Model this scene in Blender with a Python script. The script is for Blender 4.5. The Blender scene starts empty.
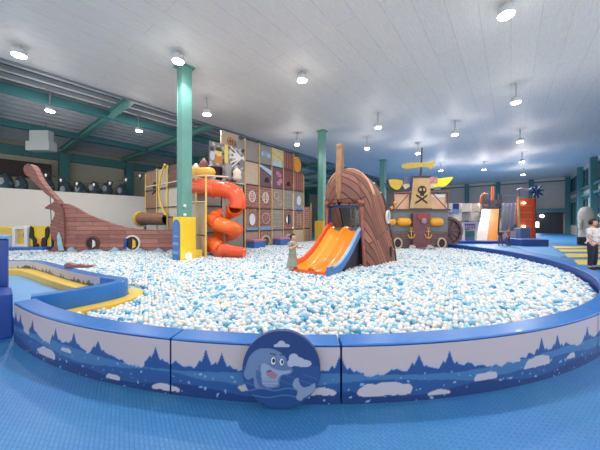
import bpy, bmesh, math, random
import numpy as np
from mathutils import Vector, noise
random.seed(7); rng=np.random.default_rng(7)
C=bpy.context.scene.collection
PI=math.pi
F=265.0; CAMZ=1.6
A=Vector((.6225,.7826,0)); B=Vector((-.7826,.6225,0)); Z=Vector((0,0,1)); X=Vector((1,0,0)); Y=Vector((0,1,0))
def W(a,b,z=0): return A*a+B*b+Z*z
def P(px,d,z=0): return Vector(((px-300)/F*d,d,z))          # column of the picture at depth d
def zof(py,d): return CAMZ+(220-py)*d/F                      # height at depth d
def s2l(c):
    c=c/255.0
    return c/12.92 if c<=.04045 else ((c+.055)/1.055)**2.4
def lin(c): return (s2l(c[0]),s2l(c[1]),s2l(c[2]),1.0)
# ---------------------------------------------------------------- materials
MATS={}
def mat(name,col,rough=.6,var=0.0,scale=6,emit=None,metal=0,bump=0,spec=.5,alpha=None,coat=0):
    if name in MATS: return MATS[name]
    m=bpy.data.materials.new(name); m.use_nodes=True; nt=m.node_tree
    b=nt.nodes['Principled BSDF']; b.inputs['Base Color'].default_value=lin(col)
    b.inputs['Roughness'].default_value=rough; b.inputs['Metallic'].default_value=metal
    b.inputs['Specular IOR Level'].default_value=spec; b.inputs['Coat Weight'].default_value=coat
    if var or bump:
        tc=nt.nodes.new('ShaderNodeTexCoord'); n=nt.nodes.new('ShaderNodeTexNoise'); n.inputs['Scale'].default_value=scale
        n.inputs['Detail'].default_value=4; nt.links.new(tc.outputs['Object'],n.inputs['Vector'])
        if var:
            mx=nt.nodes.new('ShaderNodeMix'); mx.data_type='RGBA'
            lo=tuple(max(0,c*(1-var)) for c in col); hi=tuple(min(255,c*(1+var)) for c in col)
            mx.inputs['A'].default_value=lin(lo); mx.inputs['B'].default_value=lin(hi)
            nt.links.new(n.outputs['Fac'],mx.inputs['Factor']); nt.links.new(mx.outputs['Result'],b.inputs['Base Color'])
        if bump:
            bp=nt.nodes.new('ShaderNodeBump'); bp.inputs['Strength'].default_value=bump; bp.inputs['Distance'].default_value=.02
            nt.links.new(n.outputs['Fac'],bp.inputs['Height']); nt.links.new(bp.outputs['Normal'],b.inputs['Normal'])
    if emit:
        b.inputs['Emission Color'].default_value=lin(col); b.inputs['Emission Strength'].default_value=emit
    if alpha is not None: b.inputs['Alpha'].default_value=alpha
    MATS[name]=m; return m
def vcol(name,rough=.5,coat=0):
    if name in MATS: return MATS[name]
    m=bpy.data.materials.new(name); m.use_nodes=True; nt=m.node_tree; b=nt.nodes['Principled BSDF']
    a=nt.nodes.new('ShaderNodeVertexColor'); a.layer_name='Col'; nt.links.new(a.outputs['Color'],b.inputs['Base Color'])
    b.inputs['Roughness'].default_value=rough; b.inputs['Coat Weight'].default_value=coat
    MATS[name]=m; return m
def planks(name,c1,c2,cm,row=.11,length=1.2,mode='XZ',rough=.6,mortar=.008,rot=0,bump=.5,coord='Object'):
    if name in MATS: return MATS[name]
    m=bpy.data.materials.new(name); m.use_nodes=True; nt=m.node_tree; b=nt.nodes['Principled BSDF']
    tc=nt.nodes.new('ShaderNodeTexCoord'); sp=nt.nodes.new('ShaderNodeSeparateXYZ'); cb=nt.nodes.new('ShaderNodeCombineXYZ')
    nt.links.new(tc.outputs[coord],sp.inputs[0])
    nt.links.new(sp.outputs[mode[0]],cb.inputs['X']); nt.links.new(sp.outputs[mode[1]],cb.inputs['Y'])
    mp=nt.nodes.new('ShaderNodeMapping'); mp.inputs['Rotation'].default_value=(0,0,rot); nt.links.new(cb.outputs[0],mp.inputs['Vector'])
    br=nt.nodes.new('ShaderNodeTexBrick'); nt.links.new(mp.outputs[0],br.inputs['Vector'])
    br.inputs['Color1'].default_value=lin(c1); br.inputs['Color2'].default_value=lin(c2); br.inputs['Mortar'].default_value=lin(cm)
    br.inputs['Scale'].default_value=1; br.inputs['Mortar Size'].default_value=mortar; br.inputs['Brick Width'].default_value=length; br.inputs['Row Height'].default_value=row
    n=nt.nodes.new('ShaderNodeTexNoise'); n.inputs['Scale'].default_value=9; n.inputs['Detail'].default_value=5
    st=nt.nodes.new('ShaderNodeMapping'); st.inputs['Scale'].default_value=(.5,5,1); nt.links.new(mp.outputs[0],st.inputs['Vector']); nt.links.new(st.outputs[0],n.inputs['Vector'])
    mx=nt.nodes.new('ShaderNodeMix'); mx.data_type='RGBA'; mx.blend_type='OVERLAY'; mx.inputs['Factor'].default_value=.8
    nt.links.new(br.outputs['Color'],mx.inputs['A']); nt.links.new(n.outputs['Color'],mx.inputs['B'])
    hs=nt.nodes.new('ShaderNodeHueSaturation'); hs.inputs['Saturation'].default_value=.9; nt.links.new(mx.outputs['Result'],hs.inputs['Color'])
    nt.links.new(hs.outputs[0],b.inputs['Base Color']); b.inputs['Roughness'].default_value=rough
    bp=nt.nodes.new('ShaderNodeBump'); bp.inputs['Strength'].default_value=bump; bp.inputs['Distance'].default_value=.02; bp.invert=True
    nt.links.new(br.outputs['Fac'],bp.inputs['Height']); nt.links.new(bp.outputs['Normal'],b.inputs['Normal'])
    MATS[name]=m; return m
# ---------------------------------------------------------------- mesh builder
class MB:
    def __init__(s,O=Vector((0,0,0)),ux=X,uy=Y,uz=Z): s.v=[];s.f=[];s.m=[];s.s=[];s.fr=(Vector(O),ux,uy,uz)
    def T(s,p): O,a,b,c=s.fr; return O+a*p[0]+b*p[1]+c*p[2]
    def add(s,vs,fs,m=0,sm=False):
        k=len(s.v); s.v+= [s.T(p) for p in vs]; s.f+=[[i+k for i in f] for f in fs]; s.m+=[m]*len(fs); s.s+=[sm]*len(fs); return s
    def box(s,x0,x1,y0,y1,z0,z1,m=0):
        v=[(x,y,z) for z in(z0,z1) for y in(y0,y1) for x in(x0,x1)]
        return s.add(v,[(0,2,3,1),(4,5,7,6),(0,1,5,4),(2,6,7,3),(0,4,6,2),(1,3,7,5)],m)
    def prism(s,poly,y0,y1,m=0):            # polygon in local x,z; extruded along y
        n=len(poly); v=[(p[0],y0,p[1]) for p in poly]+[(p[0],y1,p[1]) for p in poly]
        return s.add(v,[list(range(n)),list(range(2*n-1,n-1,-1))]+[(i,i+n,(i+1)%n+n,(i+1)%n) for i in range(n)],m)
    def slab(s,poly,z0,z1,m=0):
        n=len(poly); v=[(p[0],p[1],z0) for p in poly]+[(p[0],p[1],z1) for p in poly]
        return s.add(v,[list(range(n-1,-1,-1)),list(range(n,2*n))]+[(i,(i+1)%n,(i+1)%n+n,i+n) for i in range(n)],m)
    def tube(s,pts,r,seg=10,m=0,closed=False,cap=True,arc=None,ref=None):
        pts=[Vector(p) for p in pts]; n=len(pts); vs=[]; fs=[]
        rr=r if isinstance(r,(list,tuple)) else [r]*n
        up=Vector(ref) if ref else Vector((0,0,1)); N=None
        a0,a1=(0,2*PI) if arc is None else arc; full=arc is None; ns=seg if full else seg+1
        for i,p in enumerate(pts):
            if closed: t=(pts[(i+1)%n]-pts[i-1])
            else: t=pts[min(i+1,n-1)]-pts[max(i-1,0)]
            if t.length<1e-9: t=Vector((0,0,1))
            t.normalize()
            if ref or N is None:
                u=up-t*up.dot(t)
                if u.length<1e-3: u=Vector((1,0,0))-t*t.x
                N=u.normalized()
            else:
                N=N-t*N.dot(t); N.normalize()
            b=t.cross(N)
            for j in range(ns):
                an=a0+(a1-a0)*j/seg
                vs.append(p+(N*math.cos(an)+b*math.sin(an))*rr[i])
        for i in range(n if closed else n-1):
            i2=(i+1)%n
            for j in range(seg):
                j2=(j+1)%ns if full else j+1
                fs.append((i*ns+j,i*ns+j2,i2*ns+j2,i2*ns+j))
        s.add(vs,fs,m,True)
        if cap and not closed and full: s.add(vs[:ns],[list(range(ns-1,-1,-1))],m); s.add(vs[-ns:],[list(range(ns))],m)
        return s
    def ball(s,c,r,m=0,nu=14,nv=9):
        rx,ry,rz=(r,r,r) if not isinstance(r,(tuple,list)) else r
        vs=[(c[0],c[1],c[2]-rz)]; fs=[]
        for i in range(1,nv):
            t=-PI/2+PI*i/nv
            for j in range(nu): a=2*PI*j/nu; vs.append((c[0]+rx*math.cos(t)*math.cos(a),c[1]+ry*math.cos(t)*math.sin(a),c[2]+rz*math.sin(t)))
        vs.append((c[0],c[1],c[2]+rz)); L=len(vs)-1
        for j in range(nu): fs.append((0,1+(j+1)%nu,1+j)); fs.append((L,L-nu+j,L-nu+(j+1)%nu))
        for i in range(nv-2):
            for j in range(nu): a=1+i*nu; fs.append((a+j,a+(j+1)%nu,a+nu+(j+1)%nu,a+nu+j))
        return s.add(vs,fs,m,True)
    def lathe(s,prof,c=(0,0,0),seg=24,m=0):   # prof (r,z)
        vs=[];fs=[];n=len(prof)
        for r,z in prof:
            for j in range(seg): a=2*PI*j/seg; vs.append((c[0]+r*math.cos(a),c[1]+r*math.sin(a),c[2]+z))
        for i in range(n-1):
            for j in range(seg): fs.append((i*seg+j,i*seg+(j+1)%seg,(i+1)*seg+(j+1)%seg,(i+1)*seg+j))
        fs.append(list(range(seg-1,-1,-1))); fs.append([ (n-1)*seg+j for j in range(seg)])
        return s.add(vs,fs,m,len(prof)>3)
    def ring(s,c,r,t,y0,y1,seg=28,m=0,ry=None):    # annulus in local x,z plane
        vs=[];fs=[]; ry=ry or r
        for j in range(seg):
            a=2*PI*j/seg; ca,sa=math.cos(a),math.sin(a)
            for (k,kz,y) in ((r,ry,y0),(r-t,ry-t,y0),(r-t,ry-t,y1),(r,ry,y1)): vs.append((c[0]+k*ca,y,c[1]+kz*sa))
        for j in range(seg):
            k=(j+1)%seg
            for q in range(4): fs.append((j*4+q,k*4+q,k*4+(q+1)%4,j*4+(q+1)%4))
        return s.add(vs,fs,m)
    def disc(s,c,r,y0,y1,seg=28,m=0,ry=None):
        ry=ry or r
        return s.prism([(c[0]+r*math.cos(2*PI*j/seg),c[1]+ry*math.sin(2*PI*j/seg)) for j in range(seg)],y0,y1,m)
def origin_of(o):
    p=Vector((0,0,0))
    while o: p+=o.location; o=o.parent
    return p
def link(name,me,mats,parent=None,loc=None,bevel=0):
    for m in (mats if isinstance(mats,(list,tuple)) else [mats]): me.materials.append(m)
    o=bpy.data.objects.new(name,me); C.objects.link(o)
    if parent: o.parent=parent; off=origin_of(parent)
    else: off=Vector(loc) if loc is not None else Vector((0,0,0)); o.location=off
    if off.length>0:
        n=len(me.vertices); co=np.empty(n*3,np.float32); me.vertices.foreach_get('co',co); co=co.reshape(-1,3)-np.array(off,np.float32)
        me.vertices.foreach_set('co',co.ravel())
    if bevel:
        md=o.modifiers.new('bevel','BEVEL'); md.width=bevel; md.segments=2; md.limit_method='ANGLE'
    me.update(); return o
def obj(name,mb,mats,parent=None,loc=None,bevel=0,recalc=True):
    me=bpy.data.meshes.new(name); me.from_pydata([tuple(v) for v in mb.v],[],mb.f)
    me.polygons.foreach_set('material_index',mb.m); me.polygons.foreach_set('use_smooth',mb.s)
    if recalc:
        bm=bmesh.new(); bm.from_mesh(me); bmesh.ops.recalc_face_normals(bm,faces=bm.faces); bm.to_mesh(me); bm.free()
    return link(name,me,mats,parent,loc,bevel)
def tag(o,label,cat,group=None):
    o['label']=label; o['category']=cat
    if group: o['group']=group
    return o
def thing(name,label,cat,loc,group=None):
    o=bpy.data.objects.new(name,None); o.empty_display_size=.2; C.objects.link(o); o.location=loc; return tag(o,label,cat,group)
def struct(name,mb,mats,bevel=0):
    o=obj(name,mb,mats,bevel=bevel); o['kind']='structure'; return o
def colgrid(name,nu,nv,pos,col,m,parent=None,loc=None,keep=None):
    vs=[];cs=[];fs=[]
    for j in range(nv+1):
        for i in range(nu+1):
            u,v=i/nu,j/nv; vs.append(tuple(pos(u,v))); cs.append(lin(col(u,v)))
    for j in range(nv):
        for i in range(nu):
            if keep and not keep((i+.5)/nu,(j+.5)/nv): continue
            k=j*(nu+1)+i; fs.append((k,k+1,k+nu+2,k+nu+1))
    me=bpy.data.meshes.new(name); me.from_pydata(vs,[],fs)
    ca=me.color_attributes.new('Col','FLOAT_COLOR','POINT'); ca.data.foreach_set('color',np.array(cs,np.float32).ravel())
    return link(name,me,m,parent,loc)
def strip(mb,path,o1,o2,z0,z1,m=0,closed=False,top_m=None,cap=True):   # wall following a plan path, between two offsets
    pts=[Vector((p[0],p[1],0)) for p in path]; n=len(pts); L=[];R=[]
    for i,p in enumerate(pts):
        t1=(pts[i]-pts[i-1]).normalized() if (i>0 or closed) else None
        t2=(pts[(i+1)%n]-pts[i]).normalized() if (i<n-1 or closed) else None
        t1=t1 or t2; t2=t2 or t1
        n1=Vector((-t1.y,t1.x,0)); n2=Vector((-t2.y,t2.x,0)); nn=(n1+n2).normalized(); k=1/max(.5,nn.dot(n1))
        L.append(p+nn*o1*k); R.append(p+nn*o2*k)
    vs=[]
    for a,b in zip(L,R): vs+=[(a.x,a.y,z0),(b.x,b.y,z0),(b.x,b.y,z1),(a.x,a.y,z1)]
    E=n if closed else n-1
    for q in range(4):
        fs=[]
        for i in range(E):
            k=(i+1)%n; fs.append((i*4+q,k*4+q,k*4+(q+1)%4,i*4+(q+1)%4))
        mb.add(vs,fs,(top_m if (q==2 and top_m is not None) else m)) if False else None
    fs=[];ms=[]
    for i in range(E):
        k=(i+1)%n
        for q in range(4): fs.append((i*4+q,k*4+q,k*4+(q+1)%4,i*4+(q+1)%4)); ms.append(top_m if (q==2 and top_m is not None) else m)
    if cap and not closed: fs+=[(0,1,2,3),((n-1)*4+3,(n-1)*4+2,(n-1)*4+1,(n-1)*4)]; ms+=[m,m]
    base=len(mb.v); mb.v+=[mb.T(v) for v in vs]; mb.f+=[[i+base for i in f] for f in fs]; mb.m+=ms; mb.s+=[False]*len(fs)
def pip(x,y,poly):
    c=False;n=len(poly)
    for i in range(n):
        x1,y1=poly[i];x2,y2=poly[i-1]
        if (y1>y)!=(y2>y) and x<(x2-x1)*(y-y1)/(y2-y1)+x1: c=not c
    return c
def catmull(pts,k=6,closed=False):
    pts=[Vector(p) for p in pts]; out=[]; n=len(pts)
    for i in range(n if closed else n-1):
        g=(lambda j: pts[j%n]) if closed else (lambda j: pts[max(0,min(n-1,j))])
        p0,p1,p2,p3=g(i-1),g(i),g(i+1),g(i+2)
        for q in range(k):
            t=q/k; out.append(.5*((2*p1)+(p2-p0)*t+(2*p0-5*p1+4*p2-p3)*t*t+(3*p1-p0-3*p2+p3)*t**3))
    if not closed: out.append(pts[-1])
    return out
def cat2(pts,k=6,closed=False): return [(p.x,p.y) for p in catmull([(a,b,0) for a,b in pts],k,closed)]
def fr(mb_o,ux,uy): return MB(mb_o,ux,uy,Z)

# common materials
white=mat('white_paint',(222,222,222),.5); teal=mat('teal_steel',(98,152,142),.45,.08,3); dteal=mat('dark_teal_steel',(66,124,128),.5,.08,3)
blue=mat('blue_vinyl',(38,112,190),.32,.05,4,coat=.2); dblue=mat('dark_blue_vinyl',(22,66,150),.4,.05,4); lblue=mat('light_blue_vinyl',(110,165,220),.35,.04,3)
yellow=mat('yellow_vinyl',(226,186,66),.45,.05,4); orange=mat('orange_plastic',(238,112,40),.28,.04,3,coat=.3); red_or=mat('red_orange_plastic',(236,88,48),.3,.04,3,coat=.3)
amber=mat('amber_plastic',(240,150,40),.3,.04,3,coat=.3)
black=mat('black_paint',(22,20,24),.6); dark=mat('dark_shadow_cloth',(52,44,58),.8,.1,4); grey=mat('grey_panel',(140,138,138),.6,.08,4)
beige=mat('beige_panel',(188,168,146),.65,.07,5); taupe=mat('taupe_panel',(150,130,120),.65,.08,5); cream=mat('cream_panel',(220,208,192),.6,.04,2)
postm=mat('tan_foam_post',(206,172,112),.6,.05,4); yelpost=mat('yellow_foam_post',(226,190,90),.55,.04,4)
brick=planks('painted_brick_panel',(150,88,78),(130,78,72),(180,140,125),.12,.28,'XZ',mortar=.008)
wood=planks('painted_plank_panel',(150,112,88),(132,98,78),(92,66,54),.14,1.4,'ZX')
hullwood=planks('reddish_hull_planks',(168,106,94),(134,78,72),(84,46,44),.17,1.3,'XZ',mortar=.008)
# ---------------------------------------------------------------- building shell
H=6.65
def floor_mat_and_sheen():
    m=bpy.data.materials.new('blue_foam_mat_floor'); m.use_nodes=True; nt=m.node_tree; b=nt.nodes['Principled BSDF']
    tc=nt.nodes.new('ShaderNodeTexCoord'); mp=nt.nodes.new('ShaderNodeMapping'); mp.inputs['Rotation'].default_value=(0,0,PI/4+.2); nt.links.new(tc.outputs['Object'],mp.inputs[0])
    br=nt.nodes.new('ShaderNodeTexBrick'); br.offset=.5; nt.links.new(mp.outputs[0],br.inputs['Vector'])
    for k,v in (('Scale',1),('Mortar Size',.006),('Mortar Smooth',.6),('Brick Width',.055),('Row Height',.03)): br.inputs[k].default_value=v
    br.inputs['Color1'].default_value=lin((64,140,204)); br.inputs['Color2'].default_value=lin((58,132,198)); br.inputs['Mortar'].default_value=lin((52,118,182))
    n=nt.nodes.new('ShaderNodeTexNoise'); n.inputs['Scale'].default_value=1.3; nt.links.new(tc.outputs['Object'],n.inputs['Vector'])
    mx=nt.nodes.new('ShaderNodeMix'); mx.data_type='RGBA'; mx.blend_type='MULTIPLY'; mx.inputs['Factor'].default_value=.25
    nt.links.new(br.outputs['Color'],mx.inputs['A']); nt.links.new(n.outputs['Color'],mx.inputs['B']); nt.links.new(mx.outputs['Result'],b.inputs['Base Color'])
    bp=nt.nodes.new('ShaderNodeBump'); bp.inputs['Strength'].default_value=.3; bp.inputs['Distance'].default_value=.004; bp.invert=True
    nt.links.new(br.outputs['Fac'],bp.inputs['Height']); nt.links.new(bp.outputs['Normal'],b.inputs['Normal']); b.inputs['Roughness'].default_value=.42
    return m
mb=fr(Vector((0,0,0)),A,B); mb.box(-9,44.1,-5.4,26.9,-.1,0); struct('floor',mb,floor_mat_and_sheen())
ceilm=planks('white_ceiling_panels',(232,226,218),(229,223,216),(218,212,206),.6,6,'XY',rough=.55,mortar=.012,rot=-math.atan2(A.y,A.x),bump=.08)
mb=fr(Vector((0,0,0)),A,B); mb.box(-9,44.1,-5.4,12.46,H,H+.1); struct('ceiling',mb,ceilm)
wallm=mat('grey_wall_sheet',(204,194,184),.7,.05,1); wdark=mat('olive_wall_sheet',(186,182,164),.7,.06,1)
mb=fr(Vector((0,0,0)),A,B); mb.box(44.1,44.3,-5.6,27.1,-.1,8.2); struct('wall_back',mb,wallm)
mb=fr(Vector((0,0,0)),A,B); mb.box(-9,18,26.9,27.1,-.1,8.2); mb.box(33,44.1,26.9,27.1,-.1,8.2); struct('wall_left',mb,wdark)
# right wall with window openings built as wall bands
mb=fr(Vector((0,0,0)),A,B); mb.box(14,44.1,-5.6,-5.4,-.1,1.0); mb.box(14,44.1,-5.6,-5.4,3.6,4.6); mb.box(14,44.1,-5.6,-5.4,6.3,8.2)
for a in range(14,45,5): mb.box(a-.35,a+.35,-5.6,-5.4,1.0,6.3)
struct('wall_right',mb,wallm)
glass=mat('dark_window_glass',(46,58,66),.12,metal=0)
wn=1
for a in range(14,40,5):
    for z0,z1 in ((1.0,3.6),(4.6,6.3)):
        mb=fr(W(a,-5.4),A,B); mb.box(.35,4.65,-.14,-.1,z0,z1,0)
        o=struct('window_%d'%wn,mb,glass); wn+=1
        g=fr(W(a,-5.4),A,B)
        for x in (.35,1.75,3.15,4.55): g.box(x,x+.1,-.1,-.04,z0,z1)
        g.box(.35,4.65,-.1,-.04,z0,z0+.1); g.box(.35,4.65,-.1,-.04,z1-.1,z1)
        obj('window_frame',g,dteal,o)
tn=[1]
def trim(mb,m,bevel=0):
    o=struct('trim_%d'%tn[0],mb,m,bevel); tn[0]+=1; return o
# ceiling edge fascia
mb=fr(Vector((0,0,0)),A,B); mb.box(-9,44.1,12.4,12.5,H-.05,H+.5); trim(mb,mat('fascia_grey',(120,124,130),.6))
# roof sheet of the open bay
corr=planks('ribbed_roof_sheet',(70,74,80),(64,68,74),(50,54,60),.25,40,'XY',rot=-math.atan2(B.y,B.x),mortar=.02)
mb=fr(Vector((0,0,0)),A,B); mb.box(-9,44.1,12.46,27.1,7.24,7.34); trim(mb,corr)
purl=mat('purlin_pale_grey',(196,198,198),.6,.06,3)
for i in range(19):
    b=12.85+i*.75
    mb=fr(Vector((0,0,0)),A,B); mb.box(-9,44.1,b,b+.2,7.05,7.23); trim(mb,purl)
mb=fr(Vector((0,0,0)),A,B); mb.box(-9,44.1,15.7,16.0,6.7,7.05); trim(mb,dteal)
mb=fr(Vector((0,0,0)),A,B); mb.box(-9,44.1,21.3,21.6,6.7,7.05); trim(mb,dteal)
for i in range(-1,11):   # rafters
    a=4.47+i*4.05
    mb=fr(Vector((0,0,0)),A,B); mb.box(a-.13,a+.13,12.5,26.9,6.72,6.76); mb.box(a-.13,a+.13,12.5,26.9,7.0,7.04); mb.box(a-.02,a+.02,12.5,26.9,6.76,7.0); trim(mb,teal)
mb=fr(Vector((0,0,0)),A,B); mb.box(-9,44.1,26.55,26.9,6.1,6.75); trim(mb,dteal)      # eaves beam
for i in range(-1,10):   # wall columns, left wall
    a=4.6+i*4.4
    mb=fr(W(a,26.7),A,B); mb.box(-.3,.3,-.3,-.24,0,6.7); mb.box(-.3,.3,.14,.2,0,6.7); mb.box(-.04,.04,-.24,.14,0,6.7); trim(mb,dteal)
for b in (4.85,1.33,-2.0,8.4,12):    # back wall columns
    mb=fr(W(44,b),A,B); mb.box(-.3,.1,-.25,.25,0,H-.02); trim(mb,dteal)
mb=fr(W(43.9,0),A,B); mb.box(-.1,.1,-5.4,12.4,6.2,6.32); trim(mb,dteal)
mb=fr(W(43.9,0),A,B); mb.box(-.05,.15,-5.4,12.4,6.36,6.64); trim(mb,cream)
mb=fr(W(43.6,0),A,B); mb.box(-.2,.2,-5.4,1.5,2.5,2.95); trim(mb,dteal)
for a in (20.5,26,31.3,36.6,43.6):   # right wall columns and girts
    mb=fr(W(a,-5.2),A,B); mb.box(-.22,.22,-.19,.2,0,H-.02); trim(mb,dteal)
for z in (3.7,4.4):
    mb=fr(W(0,-5.25),A,B); mb.box(14,44,-.14,.1,z,z+.2); trim(mb,dteal)
# door recess + lit doors at the back
mb=fr(W(43.9,-5.2),A,B); mb.box(-.05,.1,.4,6.2,0,2.45); o=struct('door_1',mb,mat('dark_doorway',(38,42,52),.5))
litw=mat('lit_window',(255,250,235),.4,emit=7)
for k,b in enumerate((2.5,4.0)):
    mb=fr(W(43.85,-5.2),A,B); mb.box(-.06,-.02,b,b+1.1,.7,1.35); obj('lit_pane',mb,litw,o)
# free standing columns
def column(a,b,label,w=.17,pad=True):
    p=W(a,b); t=thing('steel_column',label,'column',p)
    mb=fr(p,A,B); mb.box(-w,w,-w,-w+.025,0,H-.02); mb.box(-w,w,w-.025,w,0,H-.02); mb.box(-w+.02,w-.02,-w+.024,w-.024,0,H-.02); obj('shaft',mb,teal,t,bevel=.004)
    mb=fr(p,A,B); mb.box(-w-.08,w+.08,-w-.08,w+.08,H-.04,H-.015); obj('cap_plate',mb,teal,t)
    return t,p
t,p=column(4.47,8.43,'tall teal steel column rising from a yellow and blue padded box')
tag_l=[]
for z in (zof(206,8.6),zof(215,8.6)):
    mb=MB(p); mb.ball((.12,-.24,z),.05); obj('globe',mb,white,t)
column(12.53,8.38,'teal steel column between the play tower and the wooden ship bow')
column(21.8,8.42,'distant teal steel column behind the wooden ship bow',w=.2)
t=thing('column_padding','mustard padded box around the base of the second teal column, partly behind the orange slide','padding',W(12.53,8.38))
mb=fr(W(12.53,8.38),A,B); h2=1.55
for bx in ((-.3,.3,-.3,-.18,0,h2),(-.3,.3,.18,.3,0,h2),(-.3,-.18,-.18,.18,0,h2),(.18,.3,-.18,.18,0,h2)): mb.box(*bx)
obj('pad',mb,mat('mustard_pad',(206,170,60),.5,.04,3),t,bevel=.015)
# padded box around first column
t=thing('column_padding','yellow padded box with a blue picture panel around the base of the tall teal column','padding',W(4.47,8.43))
mb=fr(W(4.47,8.43),A,B)
hp=zof(217,8.5)
for bx in ((-.26,.26,-.26,-.18,0,hp),(-.26,.26,.18,.26,0,hp),(-.26,-.18,-.18,.18,0,hp),(.18,.26,-.18,.18,0,hp)): mb.box(*bx)
obj('pad',mb,mat('bright_yellow_pad',(236,200,50),.5,.04,3),t,bevel=.015)
mb=fr(W(4.47,8.43),B*-1,A)     # faces -A ; local y toward A
arch=[(-.22,.12)]+[(.22,.12)]+[(.22*math.cos(q*PI/10),hp-.3+.22*math.sin(q*PI/10)) for q in range(11)]
mb.prism(arch,-.285,-.262)
pic=mat('blue_picture_panel',(70,110,170),.5,.35,7); obj('picture_panel',mb,pic,t)
mb=fr(W(4.47,8.43),B*-1,A)
mb.box(-.15,.15,-.3,-.285,.5,.6); mb.box(-.18,.16,-.3,-.285,.8,.88); mb.box(-.12,.17,-.3,-.285,1.05,1.1); obj('picture_marks',mb,lblue,t)
mb=fr(W(4.47,8.43),A,B); mb.slab([(-.1,-.265),(.26,-.265),(.4,-.4),(0,-.4)],.2,.62); obj('step_pad',mb,yellow,t)
t=thing('foot_lamp','small glowing round lamp at the foot of the yellow padded box','lamp',P(188.5,8.3,.36))
mb=MB(P(188.5,8.3,.36)); mb.lathe([(.05,-.3),(.05,0),(.07,.02),(.07,.03)],(0,0,0),14); obj('base',mb,white,t)
mb=MB(P(188.5,8.3,.36)); mb.ball((0,0,.11),.09); obj('globe',mb,mat('warm_lamp',(255,240,200),.4,emit=5),t)
# ---------------------------------------------------------------- ceiling lamps
lampm=mat('lamp_diffuser',(255,250,240),.4,emit=30); canm=mat('lamp_can',(200,205,208),.4)
LP=[(19,56,'large bright ceiling lamp at the far left beside the open roof bay'),(178,62,'bright ceiling lamp directly above the tall padded teal column'),
(506,16,'brightest ceiling lamp in the upper right, nearest the camera'),(302,81,'round ceiling lamp alone near the middle of the white ceiling'),
(207,115,'ceiling lamp just right of the tall padded teal column by the purlins'),(378,128,'ceiling lamp to the right of the ship bow stem'),
(297,145,'ceiling lamp close to the left of the second teal column'),
(455,135,'ceiling lamp high above the wheel of the pirate ship'),(516,103,'second ceiling lamp down in the right-hand row'),(520,142,'third ceiling lamp down in the right-hand row'),
(367,149,'small ceiling lamp above the round top of the ship bow'),(418,154,'small ceiling lamp just left of the pirate ship mast top'),(522,162,'fourth ceiling lamp down in the right-hand row'),
(441,171,'tiny ceiling lamp right of the yellow pennant sail'),(484,170,'small distant ceiling lamp above the orange slide tower'),(523,175,'farthest tiny ceiling lamp above the blue star ornament')]
def lamp(loc,label,r=.15,power=200,group=None,spot=True,up=0,drop=0):
    t=thing('ceiling_light',label,'ceiling light',loc,group)
    mb=MB(loc); mb.lathe([(.03,.0),(.03,-.1-drop),(r*1.05,-.12-drop),(r*1.15,-.3-drop),(r*1.1,-.3-drop)],(0,0,0),20); obj('housing',mb,canm,t)
    mb=MB(loc); mb.lathe([(r*1.08,-.302),(r,-.325),(.02,-.335)],(0,0,-drop),20); obj('diffuser',mb,lampm,t)
    if spot:
        l=bpy.data.lights.new('lamp','SPOT'); l.energy=power; l.spot_size=2.75; l.spot_blend=.6; l.shadow_soft_size=.12; l.color=(1,.97,.93)
        lo=bpy.data.objects.new('lamp_light',l); C.objects.link(lo); lo.parent=t; lo.location=(0,0,-.4-drop)
        if up:
            l=bpy.data.lights.new('lamp_spill','POINT'); l.energy=up; l.shadow_soft_size=.2; l.color=(1,.97,.93)
            lo=bpy.data.objects.new('lamp_spill_light',l); C.objects.link(lo); lo.parent=t; lo.location=(0,0,-.5-drop)
for px,py,lb in LP:
    dr=0 if py<82 else .4; d=(4.73-dr)*F/(220-py); fk=8 if d>21 else (2.2 if d>16.5 else 1.0); lamp(P(px,d,H),lb,r=.15 if dr==0 else .14,power=200 if dr==0 else 220*fk,up=6 if dr==0 else 30*min(fk,2.0)*(.5 if d<13 else 1),drop=dr)
for px,py,lb in ((50,111,'ceiling lamp hanging under the purlins left of the sloping teal rafter'),(139,131,'ceiling lamp hanging under the purlins right of the sloping teal rafter')):
    d=4.6*F/(220-py); lamp(P(px,d,7.0),lb,.14,350,up=45,drop=.5)
for a,b in ((1.2,5.9),(2.0,.1),(7.6,11.9)):
    pass
for (x,y,pw) in ((-.5,4.85,620),(-5.6,4.2,200),(4.4,3.4,140)):
    lamp(Vector((x,y,H)),'round ceiling lamp above the near side of the pit, outside the picture',group='lamps overhead outside the picture',power=pw)
# ---------------------------------------------------------------- ball pit walls
PC=Vector((.2,9.5,0)); R0=7.2; TH=.21; HW=.52
def cp(th,r=R0): return (PC.x+r*math.sin(th),PC.y-r*math.cos(th))
def n1(x,y=0,z=0): return noise.noise(Vector((x,y,z)))
cw=(190,180,186); cb1=(42,84,146); cb2=(66,116,168); cb3=(28,60,120)
SPK=[-3.5,-2.95,-2.62,-2.25,-1.55,-1.05,-.9,.15,.85,1.15,2.25,2.5,3.1,3.55,3.9,4.4,-4.1,-3.9]
CLD=[(-3.15,.2,.2,.11),(-2.05,.12,.09,.06),(-2.75,.42,.1,.05),(-1.45,.1,.13,.07),(-.55,.25,.18,.1),(-.3,.14,.2,.06),(.0,.2,.14,.07),(.55,.2,.26,.13),(1.05,.1,.1,.05),(1.55,.28,.13,.08),(2.2,.36,.2,.12),(2.75,.3,.08,.06),(1.9,.5,.06,.04),(3.6,.3,.18,.1),(-3.7,.5,.1,.08)]
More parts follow.
